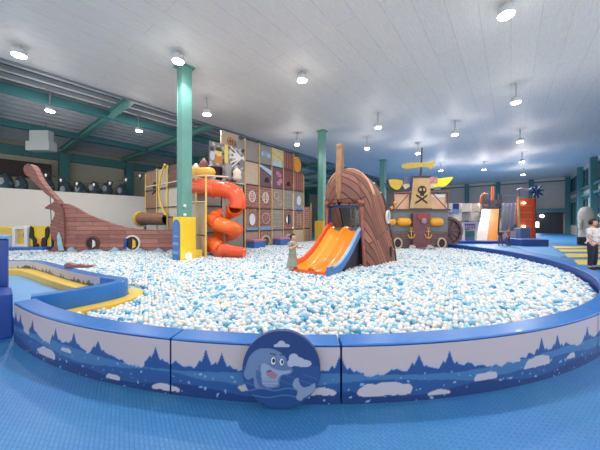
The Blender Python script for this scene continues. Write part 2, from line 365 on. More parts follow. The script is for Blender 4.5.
def mural(u,v):
    g=.60+.06*n1(u*1.3,3)+.05*abs(n1(u*7,1))*2-.13*abs(math.sin(u*4.6+.8*n1(u*2,9)))-.035*abs(math.sin(u*21+n1(u*5,2)))
    for s in SPK:
        dx=abs(u-s); hgt=.33+.1*n1(s*9,5)
        if dx<.2:
            for off,hh,ww in ((0,hgt,.05),(.075,.12,.05),(-.06,.16,.04),(.13,.06,.05)):
                dd=abs(u-s-off)
                if dd<ww*1.6: g=max(g,.52+hh*max(0,1-dd/(ww*1.6))**1.3)
    g+=.03*n1(u*22,2)
    if v>g:
        if v<g+.03: return (170,178,205)
        return cw
    for (cx,cy,rx,ry) in CLD:
        dx=(u-cx)/rx; dy=(v-cy)/(ry*1.25)
        if v>cy-ry*.55+.02*n1(u*15,8) and (dx*dx+dy*dy)<1+.5*n1(u*12,v*6): return (186,184,196)
    if n1(u*26,v*13,4)>.52 and v<.5: return (130,170,210)
    w1=.34+.07*math.sin(u*3.1)+.03*n1(u*4,7); w2=.16+.06*math.sin(u*4.6+1); w3=.5+.05*math.sin(u*2.2+2)
    if v<w2: return cb3
    if v<w1: return cb1
    if v<w3: return cb2
    return (38,78,142)
muralm=vcol('printed_mural_vinyl',.4,.15)
SEAM=[(-.585,-.194,'curved pit wall section with snowy mural, left of the round dolphin disc'),(-.194,.0218,'curved pit wall section with snowy mural behind the round dolphin disc'),
(.0218,.47,'curved pit wall section with snowy mural, right of the dolphin disc'),(.47,.9,'pit wall section leaving the picture at the right edge'),(.9,1.35,'plain blue pit wall section beside the standing adult'),(1.35,1.8,'blue pit wall section where the rim turns back near the yellow floor stripes'),
(1.8,2.3,'far blue pit wall section below the orange climbing slides'),(2.3,2.75,'far blue pit wall section behind the pirate ship')]
for a0,a1,lb in SEAM:
    loc=Vector((*cp((a0+a1)/2,R0-TH/2),0)); t=thing('pit_wall_section',lb,'pit wall',loc,None)
    e=.0012; n=int((a1-a0)*30)+3; path=[cp(a0+e+(a1-a0-2*e)*i/n,R0) for i in range(n+1)]
    mb=MB(); strip(mb,path,.004,TH-.02,0.0,HW-.024,0); obj('core',mb,dblue,t)
    mb=MB(); strip(mb,path,-.004,TH,HW-.022,HW,0); obj('top_pad',mb,blue,t,bevel=.012)
    if a0<.9:
        nu=int((a1-a0)*R0/.009); 
        def pos(u,v,a0=a0,a1=a1,e=e):
            q=cp(a0+e+(a1-a0-2*e)*u,R0+.002); return (q[0],q[1],v*(HW-.024))
        colgrid('mural_face',nu,62,pos,lambda u,v,a0=a0,a1=a1: mural((a0+(a1-a0)*u)*R0,v),muralm,t)
# entry lane wall (peninsula)
lane=cat2([(-3.80,3.74),(-3.52,4.02),(-3.25,4.38),(-3.12,4.72),(-3.28,5.0),(-3.85,5.25),(-4.9,5.85),(-6.0,6.55)],5)+[(-7.0,7.15),(-9.6,7.3)]
t=thing('lane_wall','low curved blue wall with rounded tip around the shallow entry lane at left','pit wall',Vector((-3.2,4.7,0)))
mb=MB(); strip(mb,lane,0,.18,0,HW-.002,0); obj('wall_pad',mb,blue,t,bevel=.01)
back=lane[24:]
def offp(path,o):
    m=MB(); strip(m,path,o,o+.001,0,.1); return [(m.v[i*4].x,m.v[i*4].y) for i in range(len(path))]
ip=offp(back,.186)
cum=[0]
for i in range(1,len(ip)): cum.append(cum[-1]+math.hypot(ip[i][0]-ip[i-1][0],ip[i][1]-ip[i-1][1]))
def along(u):
    s=u*cum[-1]
    for i in range(1,len(ip)):
        if s<=cum[i]+1e-9:
            k=(s-cum[i-1])/(cum[i]-cum[i-1]); return (ip[i-1][0]*(1-k)+ip[i][0]*k,ip[i-1][1]*(1-k)+ip[i][1]*k)
    return ip[-1]
def lmural(u,v):
    s=u*cum[-1]; g=.40+.10*n1(s*2.2,4)
    k=n1(s*11,8); 
    if n1(s*1.7,21)>-.05: g+=.55*max(0,abs(math.sin(s*13+2*n1(s*3)))-.35)*(.6+.4*k)
    return (66,84,92) if v<g else ((176,190,214) if v<g+.12 else (190,184,196))
colgrid('mural_face',330,24,lambda u,v:(*along(u),.22+v*(HW-.225)),lmural,muralm,t)
t2=thing('lane_step','yellow padded step hugging the outside of the blue lane wall tip','step',Vector((-3,4.6,0)))
mb=MB(); strip(mb,lane[3:27],-.24,-.005,0,.25); obj('pad',mb,yellow,t2,bevel=.015)
t2=thing('lane_bench','yellow padded ledge along the inside of the entry lane wall','bench',Vector((-5,5.6,0)))
mb=MB(); strip(mb,lane[26:],.19,.42,0,.33); obj('pad',mb,yellow,t2,bevel=.012)
t2=thing('lane_floor_mat','light blue mat covering the shallow entry lane floor','mat',Vector((-5.5,4.8,0)))
ins=offp(lane,.2)
poly=ins[3:]+[(-9.6,4.4),(-6,3.9),(-4.3,3.75)]
mb=MB(); mb.slab([(p[0],p[1]) for p in poly],.004,.2); obj('mat',mb,lblue,t2)
# blue blocks at the left edge
t=thing('gate_block','low dark blue padded block against the left end of the mural wall','padded block',P(8,3.7))
mb=MB(); mb.slab([(-3.9,3.6),(-4.3,3.95),(-5.3,3.95),(-5.3,3.3),(-4.3,3.3)],0,.6); obj('pad',mb,dblue,t,bevel=.02)
t=thing('gate_post','tall dark blue padded panel with pale top at the left picture edge','padded panel',P(2,4.1))
mb=MB(); mb.slab([(-4.52,4.1),(-4.78,4.35),(-5.9,4.35),(-5.9,4.05)],0,1.3); obj('pad',mb,dblue,t,bevel=.02)
mb=MB(); mb.slab([(-4.5,4.08),(-4.76,4.37),(-5.92,4.37),(-5.92,4.03)],1.305,1.36); obj('top_cover',mb,lblue,t,bevel=.015)
# brown piece lying on lane wall
t=thing('wooden_fish','small reddish-brown carved piece resting on top of the entry lane wall','toy',Vector((-5.0,6.0,HW)))
mb=MB(); mb.prism([(-5.28,.525),(-4.75,.525),(-4.6,.56),(-4.68,.6),(-4.8,.58),(-4.95,.61),(-5.1,.6),(-5.2,.65),(-5.3,.6)],5.93,6.03); obj('body',mb,hullwood,t,bevel=.015)
# ---------------------------------------------------------------- dolphin disc
t=thing('dolphin_disc','round dark blue disc with a smiling cartoon dolphin leaning on the front pit wall','sign disc',Vector((-.16,2.24,0)))
DR=.33; dc=Vector((-.157,2.235,.336))
mb=MB(dc); mb.disc((0,0),DR,0,.045,64); obj('board',mb,mat('disc_edge_blue',(36,64,120),.4),t,bevel=.004)
body=cat2([(-.92,.08),(-.82,.36),(-.6,.54),(-.3,.56),(-.05,.47),(.12,.3),(.16,.12),(.3,.02),(.24,-.1),(.02,-.14),(-.05,-.3),(-.1,-.45),(-.65,-.47),(-.72,-.2),(-.86,-.25),(-.97,-.12)],5,True)
belly=cat2([(-.52,.14),(-.38,.16),(-.2,.04),(.05,-.02),(.24,0),(.2,-.08),(.02,-.12),(-.08,-.2),(-.12,-.4),(-.46,-.4),(-.52,-.12)],5,True)
mouth=cat2([(-.38,-.04),(-.28,.0),(-.14,-.09),(-.1,-.13),(-.17,-.24),(-.3,-.2),(-.38,-.12)],5,True)
tail=cat2([(.3,-.42),(.33,-.26),(.44,-.2),(.46,-.32),(.56,-.44),(.72,-.42),(.86,-.34),(.87,-.48),(.76,-.62),(.6,-.7),(.5,-.8),(.38,-.72),(.42,-.55)],5,True)
fin=cat2([(-.66,-.02),(-.5,-.08),(-.42,-.3),(-.4,-.48),(-.6,-.36)],5,True)
def ell(x,y,cx,cy,rx,ry): return ((x-cx)/rx)**2+((y-cy)/ry)**2<1
def disc_col(u,v):
    x=(u*2-1);y=(v*2-1)
    if ell(x,y,-.2,.24,.035,.06) or ell(x,y,.02,.21,.03,.055): return (16,18,26)
    if ell(x,y,-.21,.24,.062,.1) or ell(x,y,.01,.21,.055,.09): return (215,222,232)
    if ell(x,y,-.21,.24,.075,.115) or ell(x,y,.01,.21,.067,.105): return (40,54,90)
    for a,b,c0,c1 in ((-.3,-.14,.43,.4),(-.04,.06,.39,.4)):
        if a<x<b and abs(y-(c0+(c1-c0)*(x-a)/(b-a)))<.014: return (26,34,60)
    if pip(x,y,mouth): return (150,118,136) if y<-.06+.2*(x+.4) else (96,60,84)
    if pip(x,y,belly):
        return (140,158,188) if not(y<-.22 and int((y+1)*22)%2) else (120,140,174)
    if pip(x,y,fin): return (72,98,146)
    if pip(x,y,body): return (104,128,168) if y>.25+.2*x or x<-.6 else (92,116,158)
    if pip(x,y,tail): return (128,146,178)
    for cx,cy,rx,ry in ((.0,.68,.1,.08),(-.08,.63,.12,.05),(.1,.63,.12,.05),(.32,.3,.13,.13),(.42,.22,.18,.12),(.58,.17,.2,.1),(.25,.18,.1,.1)):
        if ell(x,y,cx,cy,rx,ry) and y>(.08 if x>.14 and cy<.5 else .59): return (170,178,200)
    if y<-.42+.02*math.sin(x*14):
        if abs(y+.5-.03*math.sin(x*9))<.018 or abs(y+.68-.03*math.sin(x*7+1))<.015 : return (76,112,162)
        return (34,72,130)
    if y<-.1 and abs(math.sin(x*6+y*17))>.97: return (64,96,148)
    return (44,76,134) if y<.1 else (38,64,120)
colgrid('printed_face',190,190,lambda u,v:(dc.x+(u*2-1)*DR*.985,dc.y-.003,dc.z+(v*2-1)*DR*.985),disc_col,vcol('printed_disc',.35,.1),t,keep=lambda u,v:(u*2-1)**2+(v*2-1)**2<1)
# ---------------------------------------------------------------- balls
def zsurf(x,y):
    d=np.hypot(x+3.0,y-4.2); z=.33-.17*np.exp(-(d/1.0)**2)
    return z+.025*np.sin(x*1.7+1)*np.cos(y*1.3)
lpoly=[(-3.7,3.6)]+[(p[0],p[1]) for p in offp(lane[0:],-.27)]+[(-9.6,8.0),(-12.3,8.6),(-12.6,10.7),(-7.5,13.5),(0,12)]
sp=.0655
gx=np.arange(-12.6,7.2,sp); gy=np.arange(2.5,16.5,sp*.866)
XX,YY=np.meshgrid(gx,gy); XX=XX+(np.arange(len(gy))%2)[:,None]*sp/2
XX=XX.ravel()+rng.uniform(-.012,.012,XX.size); YY=YY.ravel()+rng.uniform(-.012,.012,YY.size)
incirc=np.hypot(XX-PC.x,YY-PC.y)<R0-TH-.04
lp=np.array(lpoly)
def np_pip(x,y,poly):
    c=np.zeros(x.shape,bool);n=len(poly)
    for i in range(n):
        x1,y1=poly[i];x2,y2=poly[i-1]
        if y1==y2: continue
        k=((y1>y)!=(y2>y))&(x<(x2-x1)*(y-y1)/(y2-y1)+x1); c^=k
    return c
lanearea=[(p[0],p[1]) for p in offp(lane,-.26)]+[(-9.6,3.0),(-3.95,3.0),(-3.9,3.45)]
inlane=np_pip(XX,YY,[(p[0],p[1]) for p in lane]+[(-9.6,3.0),(-3.95,3.0),(-3.9,3.45)])
for i in range(len(lane)-1):
    ax,ay=lane[i]; ex,ey=lane[i+1][0]-ax,lane[i+1][1]-ay; tt=np.clip(((XX-ax)*ex+(YY-ay)*ey)/(ex*ex+ey*ey),0,1)
    inlane|=np.hypot(XX-ax-tt*ex,YY-ay-tt*ey)<(.265 if i<26 else .035)
inleft=np_pip(XX,YY,[(-3.7,4.9)]+[(p[0],p[1]) for p in lane][20:]+[(-12.4,7.4),(-12.6,10.5),(-9,11.3),(-5.5,11.3),(-3,9)])
ok=(incirc|inleft)&~inlane
# keep only what lies in front of structures (building coordinates)
aa=XX*A.x+YY*A.y; bb=XX*B.x+YY*B.y
ok&=~((bb>9.3)&(aa>5.5)); ok&=~((YY>10.95)&(XX<-4.6)); ok&=~((XX>4.0)&(XX<6.1)&(YY>11.75)&(YY<13.5))
ok&=~((np.abs(aa-4.47)<.4)&(np.abs(bb-8.43)<.4))
ok&=(np.abs(XX)<YY*1.2+.3)
hid=(aa>6.75)&(aa<8.1)&(bb>3.9)&(bb<5.4)   # inside ship bow
bx,by=XX[ok],YY[ok]; N=len(bx)
bz=zsurf(bx,by)+rng.uniform(-.028,.022,N)
cols=[(226,228,229),(228,217,208),(192,215,226),(122,186,216),(64,150,200)]
pal=rng.choice(5,size=N,p=[.47,.11,.23,.135,.055])
names=['white','cream','pale blue','sky blue','deep blue']
bm_=[]
for c,nm in zip(cols,names):
    bm_.append(mat('ball_'+nm.replace(' ','_'),c,.38,coat=.1))
def ico(sub):
    b=bmesh.new(); bmesh.ops.create_icosphere(b,subdivisions=sub,radius=.035); b.verts.ensure_lookup_table()
    v=np.array([x.co[:] for x in b.verts],np.float32); f=np.array([[y.index for y in x.verts] for x in b.faces],np.int32); b.free(); return v,f
inpk=np.abs(bx/by)<1.12
rim=np.hypot(bx-PC.x,by-PC.y)<R0-TH-.10
dist=np.hypot(bx,by); 
# line of sight over the rim
vis=np.zeros(N,bool)
for i in np.argsort(dist)[:6000]:
    dx,dy=bx[i]/dist[i],by[i]/dist[i]; b_=dx*PC.x+dy*PC.y; c_=PC.x**2+PC.y**2-(R0-TH)**2; tt=b_-math.sqrt(max(0,b_*b_-c_))
    zl=CAMZ-(CAMZ-HW)*dist[i]/tt
    if bz[i]+.02>zl and inpk[i] and dist[i]>tt and not (bx[i]<-2.2 and by[i]<4.3): vis[i]=True
order=[i for i in np.argsort(dist) if vis[i]][:300]
near=np.zeros(N,bool); near[order]=True
v3,f3=ico(3); BM=[]
for k in range(5):
    me=bpy.data.meshes.new('ball'); me.from_pydata([tuple(p) for p in v3],[],[tuple(q) for q in f3]); me.polygons.foreach_set('use_smooth',[True]*len(f3)); me.materials.append(bm_[k]); BM.append(me)
for i in order:
    k=int(pal[i]); o=bpy.data.objects.new('pit_ball',BM[k]); C.objects.link(o); o.location=(float(bx[i]),float(by[i]),float(bz[i]))
    tag(o,'%s plastic ball among the nearest balls just inside the front pit wall'%names[k],'ball','%s balls nearest the front pit wall'%names[k])
def ballmesh(name,idx,sub):
    v,f=ico(sub); n=len(idx); V=len(v); Fn=len(f)
    co=(v[None]+np.stack([bx[idx],by[idx],bz[idx]],1)[:,None].astype(np.float32)).reshape(-1,3)
    fi=(f[None]+(np.arange(n)*V)[:,None,None]).reshape(-1).astype(np.int32); mi=np.repeat(pal[idx],Fn).astype(np.int32)
    return co,fi,mi
far=~near; nearish=np.where(far&(by<7.5))[0]; farr=np.where(far&(by>=7.5))[0]
c1,fi1,m1=ballmesh('a',nearish,2); c2,fi2,m2=ballmesh('b',farr,1)
co=np.concatenate([c1,c2]); fi=np.concatenate([fi1,fi2+len(c1)]); mi=np.concatenate([m1,m2])
me=bpy.data.meshes.new('pit_balls'); me.vertices.add(len(co)); me.vertices.foreach_set('co',co.ravel())
me.loops.add(len(fi)); me.loops.foreach_set('vertex_index',fi); nf=len(fi)//3
me.polygons.add(nf); me.polygons.foreach_set('loop_start',np.arange(nf,dtype=np.int32)*3)
me.polygons.foreach_set('material_index',mi); me.polygons.foreach_set('use_smooth',np.ones(nf,bool)); me.update(calc_edges=True)
for m in bm_: me.materials.append(m)
o=bpy.data.objects.new('pit_balls',me); C.objects.link(o); tag(o,'sea of small white and blue plastic balls filling the pit','balls'); o['kind']='stuff'
# deeper balls, seen only as a bed between the top layer
nx,ny=90,70
vs=[];fs=[];keep={}
for j in range(ny+1):
    for i in range(nx+1):
        x=-12.6+19.8*i/nx; y=2.5+13.9*j/ny; vs.append((x,y,float(zsurf(x,y))-.045))
xc=np.array([-12.6+19.8*(i+.5)/nx for j in range(ny) for i in range(nx)]); yc=np.array([2.5+13.9*(j+.5)/ny for j in range(ny) for i in range(nx)])
okc=((np.hypot(xc-PC.x,yc-PC.y)<R0-TH-.16)|np_pip(xc,yc,[(-3.3,5.3)]+[(p[0],p[1]) for p in offp(lane,-.35)][22:]+[(-12.4,7.6),(-12.6,10.3),(-9,11.1),(-5.5,11.1),(-3,9)]))
okc&=~np_pip(xc,yc,[(p[0],p[1]) for p in offp(lane,-.1)]+[(-9.6,3.0),(-3.95,3.0),(-3.9,3.45)])
ac=xc*A.x+yc*A.y; bc=xc*B.x+yc*B.y
okc&=~((bc>9.5)&(ac>5.8)); okc&=~((yc>11.0)&(xc<-4.6)); okc&=~((xc>4.1)&(xc<6.0)&(yc>12)&(yc<13.4)); okc&=~((np.abs(ac-4.47)<.25)&(np.abs(bc-8.43)<.25))
for j in range(ny):
    for i in range(nx):
        if okc[j*nx+i]: k=j*(nx+1)+i; fs.append((k,k+1,k+nx+2,k+nx+1))
me=bpy.data.meshes.new('ball_bed'); me.from_pydata(vs,[],fs); me.materials.append(mat('lower_ball_layer',(170,205,226),.6,.3,14,bump=.8))
o=bpy.data.objects.new('ball_bed',me); C.objects.link(o); tag(o,'lower layer of pale blue and white balls under the top balls of the pit','balls'); o['kind']='stuff'
# ---------------------------------------------------------------- play tower
TA,TB=5.34,9.2
t=thing('play_tower','tall multi-storey climbing tower of painted panels, posts and nets left of the second teal column','play structure',W(8.4,9.6))
SA=[7.66,8.5,9.34,10.18,11.02,11.9,12.6]; SZ=[0,1.1,2.15,3.2,4.25,5.2]
FO=W(0,TB)   # facade frame: x along A, y toward B (away), z up
def post(x,y,z1,m=postm,r=.03,z0=0,fo=None,ax=A,ay=B):
    mb=fr(fo if fo else FO,ax,ay); mb.tube([(x,y,z0),(x,y,z1)],r,8); return obj('post',mb,m,t)
for i,a in enumerate(SA):
    post(a,0,(5.2 if i<5 else 4.15) if i<6 else 2.6)
    if i<6: post(a,1.6,5.15 if i<5 else 4.1,grey)
for zz in SZ[1:]:
    mb=fr(FO,A,B); mb.tube([(7.66,-.0,zz),(11.02 if zz>5 else 11.9,0,zz)],.022,8); obj('rail',mb,mat('dark_rail',(78,70,70),.5),t)
for zz in SZ[1:5]:
    mb=fr(FO,A,B); mb.box(7.66,11.9,.1,3.5,zz-.06,zz); obj('deck',mb,mat('deck_pad',(96,84,84),.7),t)
mb=fr(FO,A,B); mb.box(7.6,12.6,3.5,3.55,0,4.4); obj('back_panel',mb,mat('inner_back_panel',(110,98,96),.7,.15,3),t)
mar=mat('maroon_panel',(128,72,72),.6,.12,5); netm=mat('grey_net_panel',(142,136,130),.7,.12,10); bpan=mat('banner_beige',(206,190,140),.6,.1,5); bluebit=mat('faded_blue_banner',(110,140,180),.6,.2,8)
plum=mat('plum_panel',(104,76,92),.6,.2,6)
GRID=[ # per bay, rows bottom to top : (material, motif)
 [(taupe,'mat'),(wood,'egg'),(brick,'window'),(beige,'plain'),(netm,'net')],
 [(wood,'port'),(brick,'wheel'),(brick,'window'),(plum,'skull_banner'),(grey,'art')],
 [(grey,'mat'),(netm,'lattice'),(taupe,'cogs'),(plum,'art2'),(bpan,'banner')],
 [(wood,'port'),(brick,'ring'),(netm,'lattice'),(mar,'spot'),(mar,'stripes')],
 [(beige,'plain'),(brick,'ladder'),(netm,'oval'),(mar,'stripes'),None],
 [(wood,'plain'),(brick,'brickw'),None,None,None]]
whitep=mat('faded_white_print',(222,214,206),.6); pinkp=mat('pink_pad',(196,120,150),.5); bpad=mat('blue_pad_small',(58,104,170),.5)
for i,colm in enumerate(GRID):
    x0,x1=SA[i]+.035,SA[i+1]-.035; xc=(x0+x1)/2
    for r,c in enumerate(colm):
        if not c: continue
        z0,z1=SZ[r]+.03,SZ[r+1]-.03
        if i==5 and r==1: z1=2.35
        zc=(z0+z1)/2; m,mo=c
        holed=mo in('port','egg','oval','ring')
        mb=fr(FO,A,B)
        if holed:
            rr=.26 if mo=='port' else .2; rz=rr if mo in('port',) else .3; n=24
            # panel with a round opening
            sq=[]
            vs=[];fs=[]
            for j in range(n):
                an=2*PI*j/n; ca,sa=math.cos(an),math.sin(an)
                k=min((x1-xc)/abs(ca) if abs(ca)>1e-6 else 9,(z1-zc)/abs(sa) if abs(sa)>1e-6 else 9)
                ox,oz=xc+ca*k,zc+sa*k
                for y in (.02,.06): vs.append((ox,y,oz)); vs.append((xc+rr*ca,y,zc+rz*sa))
            for j in range(n):
                k=(j+1)%n; q=4*j; p_=4*k
                fs+=[(q,q+1,p_+1,p_),(q+2,p_+2,p_+3,q+3),(q+1,q+3,p_+3,p_+1),(q,p_,p_+2,q+2)]
            mb.add(vs,fs)
            # corner fillers
            for sx in(x0,x1):
                for sz in(z0,z1):
                    pass
        else: mb.box(x0,x1,.02,.06,z0,z1)
        pn=obj('panel',mb,m,t)
        q=fr(FO,A,B)
        if mo=='window':
            q.ring((xc,zc),.2,.035,-.01,.02,24,0,.26)
            for dx in(-.07,.07): q.box(xc+dx-.01,xc+dx+.01,-.005,.02,zc-.23,zc+.23)
            for dz in(-.1,.02,.12): q.box(xc-.17,xc+.17,-.005,.02,zc+dz,zc+dz+.02)
            obj('window_motif',q,whitep,pn)
        elif mo=='port':
            q.ring((xc,zc),.33,.08,-.03,.06,28); obj('porthole_ring',q,beige,pn)
        elif mo in('egg','oval'):
            q.disc((xc,zc),.17,-.01,.06,26,0,.27); obj('oval_pad',q,mat('pale_oval',(210,212,222),.5,.1,3),pn)
            q=fr(FO,A,B); q.box(x0+.05,x1-.05,-.01,.02,z0+.02,z0+.12) if mo=='egg' else q.box(x0,x1,-.01,.02,z0,z0+.14); obj('banner',q,bluebit,pn)
        elif mo=='ring':
            q.ring((xc,zc),.24,.05,-.03,.03,26,0,.33); obj('ring',q,mat('dusty_violet',(140,112,130),.5),pn)
        elif mo=='wheel':
            q.ring((xc,zc+.05),.27,.045,-.03,.01)
            for k in range(4):
                a_=k*PI/4; q.tube([(xc-.3*math.cos(a_),-.01,zc+.05-.3*math.sin(a_)),(xc+.3*math.cos(a_),-.01,zc+.05+.3*math.sin(a_))],.014,6)
            obj('ship_wheel',q,mat('dusty_pink',(180,150,150),.5),pn)
            q=fr(FO,A,B); q.box(x0+.03,x1-.03,-.01,.02,z0,z0+.16); obj('banner',q,bluebit,pn)
        elif mo=='mat':
            q.box(x0+.05,x1-.05,-.5,-.03,.34,.66); obj('blue_pad',q,bpad,pn)
            q=fr(FO,A,B); q.box(x0+.04,x1-.04,-.51,-.02,.66,.74); obj('pink_top',q,pinkp,pn)
        elif mo in('lattice','ladder','cogs'):
            if mo=='ladder':
                for dx in(-.15,.13): q.box(xc+dx,xc+dx+.03,-.01,.02,z0+.15,z1-.15)
                for k in range(5): q.box(xc-.15,xc+.15,-.01,.02,z0+.22+k*.13,z0+.25+k*.13)
            elif mo=='cogs':
                for cx,cz,rr in((xc-.1,zc+.15,.2),(xc+.15,zc-.2,.16)): q.ring((cx,cz),rr,.05,-.02,.02)
            else:
                for k in range(4): q.tube([(x0+.05+k*.2,0,z0+.06),(x0+.05+k*.2,0,z1-.06)],.012,6)
                for k in range(4): q.tube([(x0+.05,0,z0+.15+k*.22),(x1-.05,0,z0+.15+k*.22)],.012,6)
            obj('lattice',q,mat('pale_rope',(176,168,150),.7),pn)
        elif mo in('skull_banner','spot','art','art2','banner'):
            rnd=random.Random(i*7+r)
            if mo=='skull_banner':
                q.prism([(x0,z1-.1),(x1,z1-.45),(x1,z1-.2),(x0,z1-.0)],-.01,.02); obj('banner',q,mat('pale_blue_banner',(170,196,216),.5),pn)
                q=fr(FO,A,B); q.disc((xc+.1,z0+.3),.12,-.01,.02); q.box(xc-.05,xc+.25,-.012,.02,z0+.2,z0+.25); obj('mark',q,black,pn)
            elif mo=='spot': q.disc((xc,z0+.28),.12,-.01,.02); q.box(xc-.18,xc+.18,-.012,.02,z0+.2,z0+.24); obj('mark',q,black,pn)
            elif mo=='banner': q.prism([(x0,z1-.25),(x1,z1-.5),(x1,z1-.1),(x0,z1)],-.01,.02); obj('banner',q,bpan,pn); q=fr(FO,A,B); q.prism([(x0,z0+.02),(x0+.1,z0+.35),(xc,z0+.2),(x1-.1,z0+.3),(x1,z0+.02)],-.01,.02); obj('banner',q,mat('pale_blue_banner',(170,196,216),.5),pn)
            else:
                for k in range(4):
                    cx,cz=rnd.uniform(x0+.15,x1-.15),rnd.uniform(z0+.15,z1-.15); q.prism([(cx-.12,cz-.08),(cx+.1,cz-.1),(cx+.14,cz+.06),(cx,cz+.14),(cx-.14,cz+.07)],-.01,.02)
                obj('painted_figure',q,mat('pale_blue_banner',(170,196,216),.5) if mo=='art' else pinkp,pn)
        elif mo=='stripes':
            for k in range(4): q.box(x0+.08+k*.19,x0+.14+k*.19,-.005,.02,z0+.05,z1-.05)
            obj('stripes',q,mat('dusty_rose_stripe',(168,116,112),.6),pn)
# orange disc on top
mb=fr(FO,A,B); mb.disc((11.25,4.62),.3,-.06,.0,28,0,.42); mb.ring((11.25,4.62),.3,.06,-.09,-.06,28,0,.42); obj('orange_disc',mb,mat('dull_orange',(226,150,52),.5),t)
# net roof at the left of the top and graffiti board
mb=fr(FO,A,B); mb.box(7.2,7.66,.0,.04,3.2,5.1); obj('panel',mb,netm,t)
def art(u,v):
    x=u*2.0; y=v*1.0; n=n1(x*5,y*5,3)
    if ell(x,y,.45,.62,.17,.2): return (226,190,110) if y<.66 else (60,50,50)
    if ell(x,y,.45,.3,.22,.2): return (196,120,60)
    if .78<x<.98 and y>.25+.3*math.sin(x*20)*.1: return (226,206,96)
    for k in range(5):
        if abs(y-(.35+.1*k)-(x-1.5)*(.8-.35*k))<.035 and 1.1<x<1.9: return (228,226,222)
    if ell(x,y,1.45,.6,.17,.15): return (224,222,218)
    if ell(x,y,.12,.4,.12,.2): return (200,200,206)
    if n>.2: return (190,186,184)
    if n<-.3: return (64,56,58)
    return (128,122,120)
# art board faces -B from the block roof
colgrid('graffiti_board',110,50,lambda u,v:(FO+A*(5.9+u*1.75)+Z*(3.75+v*.95)-B*.02),art,vcol('printed_boards',.6),t)
mb=fr(FO,A,B); mb.box(5.9,7.65,.0,.05,3.75,4.7); obj('board_backing',mb,grey,t)
mb=fr(FO,A,B); mb.box(6.6,7.5,.25,.3,4.65,5.35); bd=obj('sign_board',mb,beige,t)
mb=fr(FO,A,B); mb.prism([(6.95,5.0),(7.05,4.9),(7.15,5.0),(7.05,5.1)],.23,.25); mb.ring((7.05,5.0),.16,.03,.235,.25); obj('red_mark',mb,mat('dull_red',(170,80,70),.6),bd)
# lower block around the spiral slide
for (a,b,z1) in ((5.34,9.2,3.25),(6.5,9.2,3.25),(5.34,10.3,3.9),(5.34,11.5,3.95),(5.34,12.5,3.9),(5.34,13.7,3.8)):
    mb=fr(W(a,b),A,B); mb.tube([(0,0,0),(0,0,z1)],.032,8); obj('post',mb,yelpost,t)
mb=MB(P(206,8.75)); mb.tube([(0,0,.1),(0,0,zof(175,8.75))],.03,8); obj('post',mb,yelpost,t)
for zz in (1.1,2.15,3.18):
    mb=fr(W(0,0),A,B); mb.tube([(5.34,9.2,zz),(7.66,9.2,zz)],.025,8); mb.tube([(5.34,9.2,zz),(5.34,13.7,zz)],.025,8); obj('rail',mb,mat('dark_rail',(78,70,70),.5) if zz<3 else cream,t)
mb=MB(); zt_=zof(175.5,8.75); mb.tube([P(206,8.75,zt_),P(189,9.9,3.2)],.028,8); obj('top_rail',mb,cream,t); mb=MB(); mb.tube([P(206,8.75,zt_),P(228,9.7,zof(177,9.7))],.028,8); obj('top_rail',mb,cream,t); mb=MB(); mb.tube([P(206,8.75,zof(202,8.75)),P(190,9.8,zof(202,9.8))],.02,8); obj('top_rail',mb,cream,t)
e0,e1=P(191.5,9.75),P(204.5,8.86); ed=(e1-e0).normalized(); en=Vector((-ed.y,ed.x,0)); L_=(e1-e0).length
for z0,z1 in((.1,1.05),(1.1,zof(203.5,9.2))):
    q=MB(e0,ed,en,Z); q.box(0,L_,0,.04,z0,z1); obj('panel',q,beige,t)
for k,(x0,x1) in enumerate(((5.4,6.45),(6.55,7.6))):
    for r,(z0,z1) in enumerate(((0,1.08),(1.13,2.12),(2.18,3.1))):
        q=fr(FO,A,B); q.box(x0,x1,.05,.09,z0,z1); obj('panel',q,(taupe,netm,grey)[(k+r)%3],t)
mb=fr(W(0,0),A,B); mb.box(5.4,7.66,9.25,13.7,3.1,3.18); obj('deck',mb,mat('deck_pad',(96,84,84),.7),t)
# left face frame: x to picture right (-B), y away (A)
LO=W(TA,0); lf=lambda: fr(LO,B*-1,A)
def lpanel(b0,b1,z0,z1,m,name='panel'):
    q=lf(); q.box(-b1,-b0,.02,.06,z0,z1); return obj(name,q,m,t)
lpanel(9.25,10.25,0,1.08,beige); lpanel(9.25,10.25,1.13,2.12,beige); lpanel(9.25,10.25,2.18,3.1,taupe)
lpanel(10.35,11.45,0,1.7,taupe); lpanel(10.35,11.45,1.75,2.95,mat('pale_net_panel',(186,178,164),.7,.1,12)); lpanel(10.3,11.4,3.0,3.9,planks('brown_roof_boards',(118,76,66),(104,66,58),(80,48,44),.16,2,'XZ'))
lpanel(11.55,12.45,1.75,3.85,mat('pale_net_panel',(186,178,164),.7,.1,12)); 
sail=wood
sp_=lpanel(12.4,13.75,1.75,3.8,sail,'sail_panel')
q=lf(); q.disc((-12.75,3.15),.2,-.0,.02); q.box(-12.85,-12.65,0,.02,2.85,3.0)
q.tube([(-13.0,.01,2.8),(-12.5,.01,3.0)],.03,6); q.tube([(-13.0,.01,3.0),(-12.5,.01,2.8)],.03,6); obj('skull_mark',q,black,sp_)
q=lf()
for k in range(6): q.prism([(-13.7+k*.23,3.8),(-13.5+k*.23,3.8),(-13.6+k*.23,3.93)],.02,.05)
obj('ragged_edge',q,sail,sp_)
q=lf(); q.tube(catmull([(-11.45,-.12,3.95),(-11.75,-.12,3.6),(-12.0,-.12,3.1),(-11.95,-.12,2.5),(-11.6,-.12,2.0),(-11.35,-.12,1.8)],5),.045,10); obj('curved_pole',q,mat('yellow_pipe',(222,186,92),.4),t)
q=lf(); q.box(-13.7,-9.3,-.02,.02,2.95,3.02); obj('deck_edge',q,mat('dark_rail',(78,70,70),.5),t)
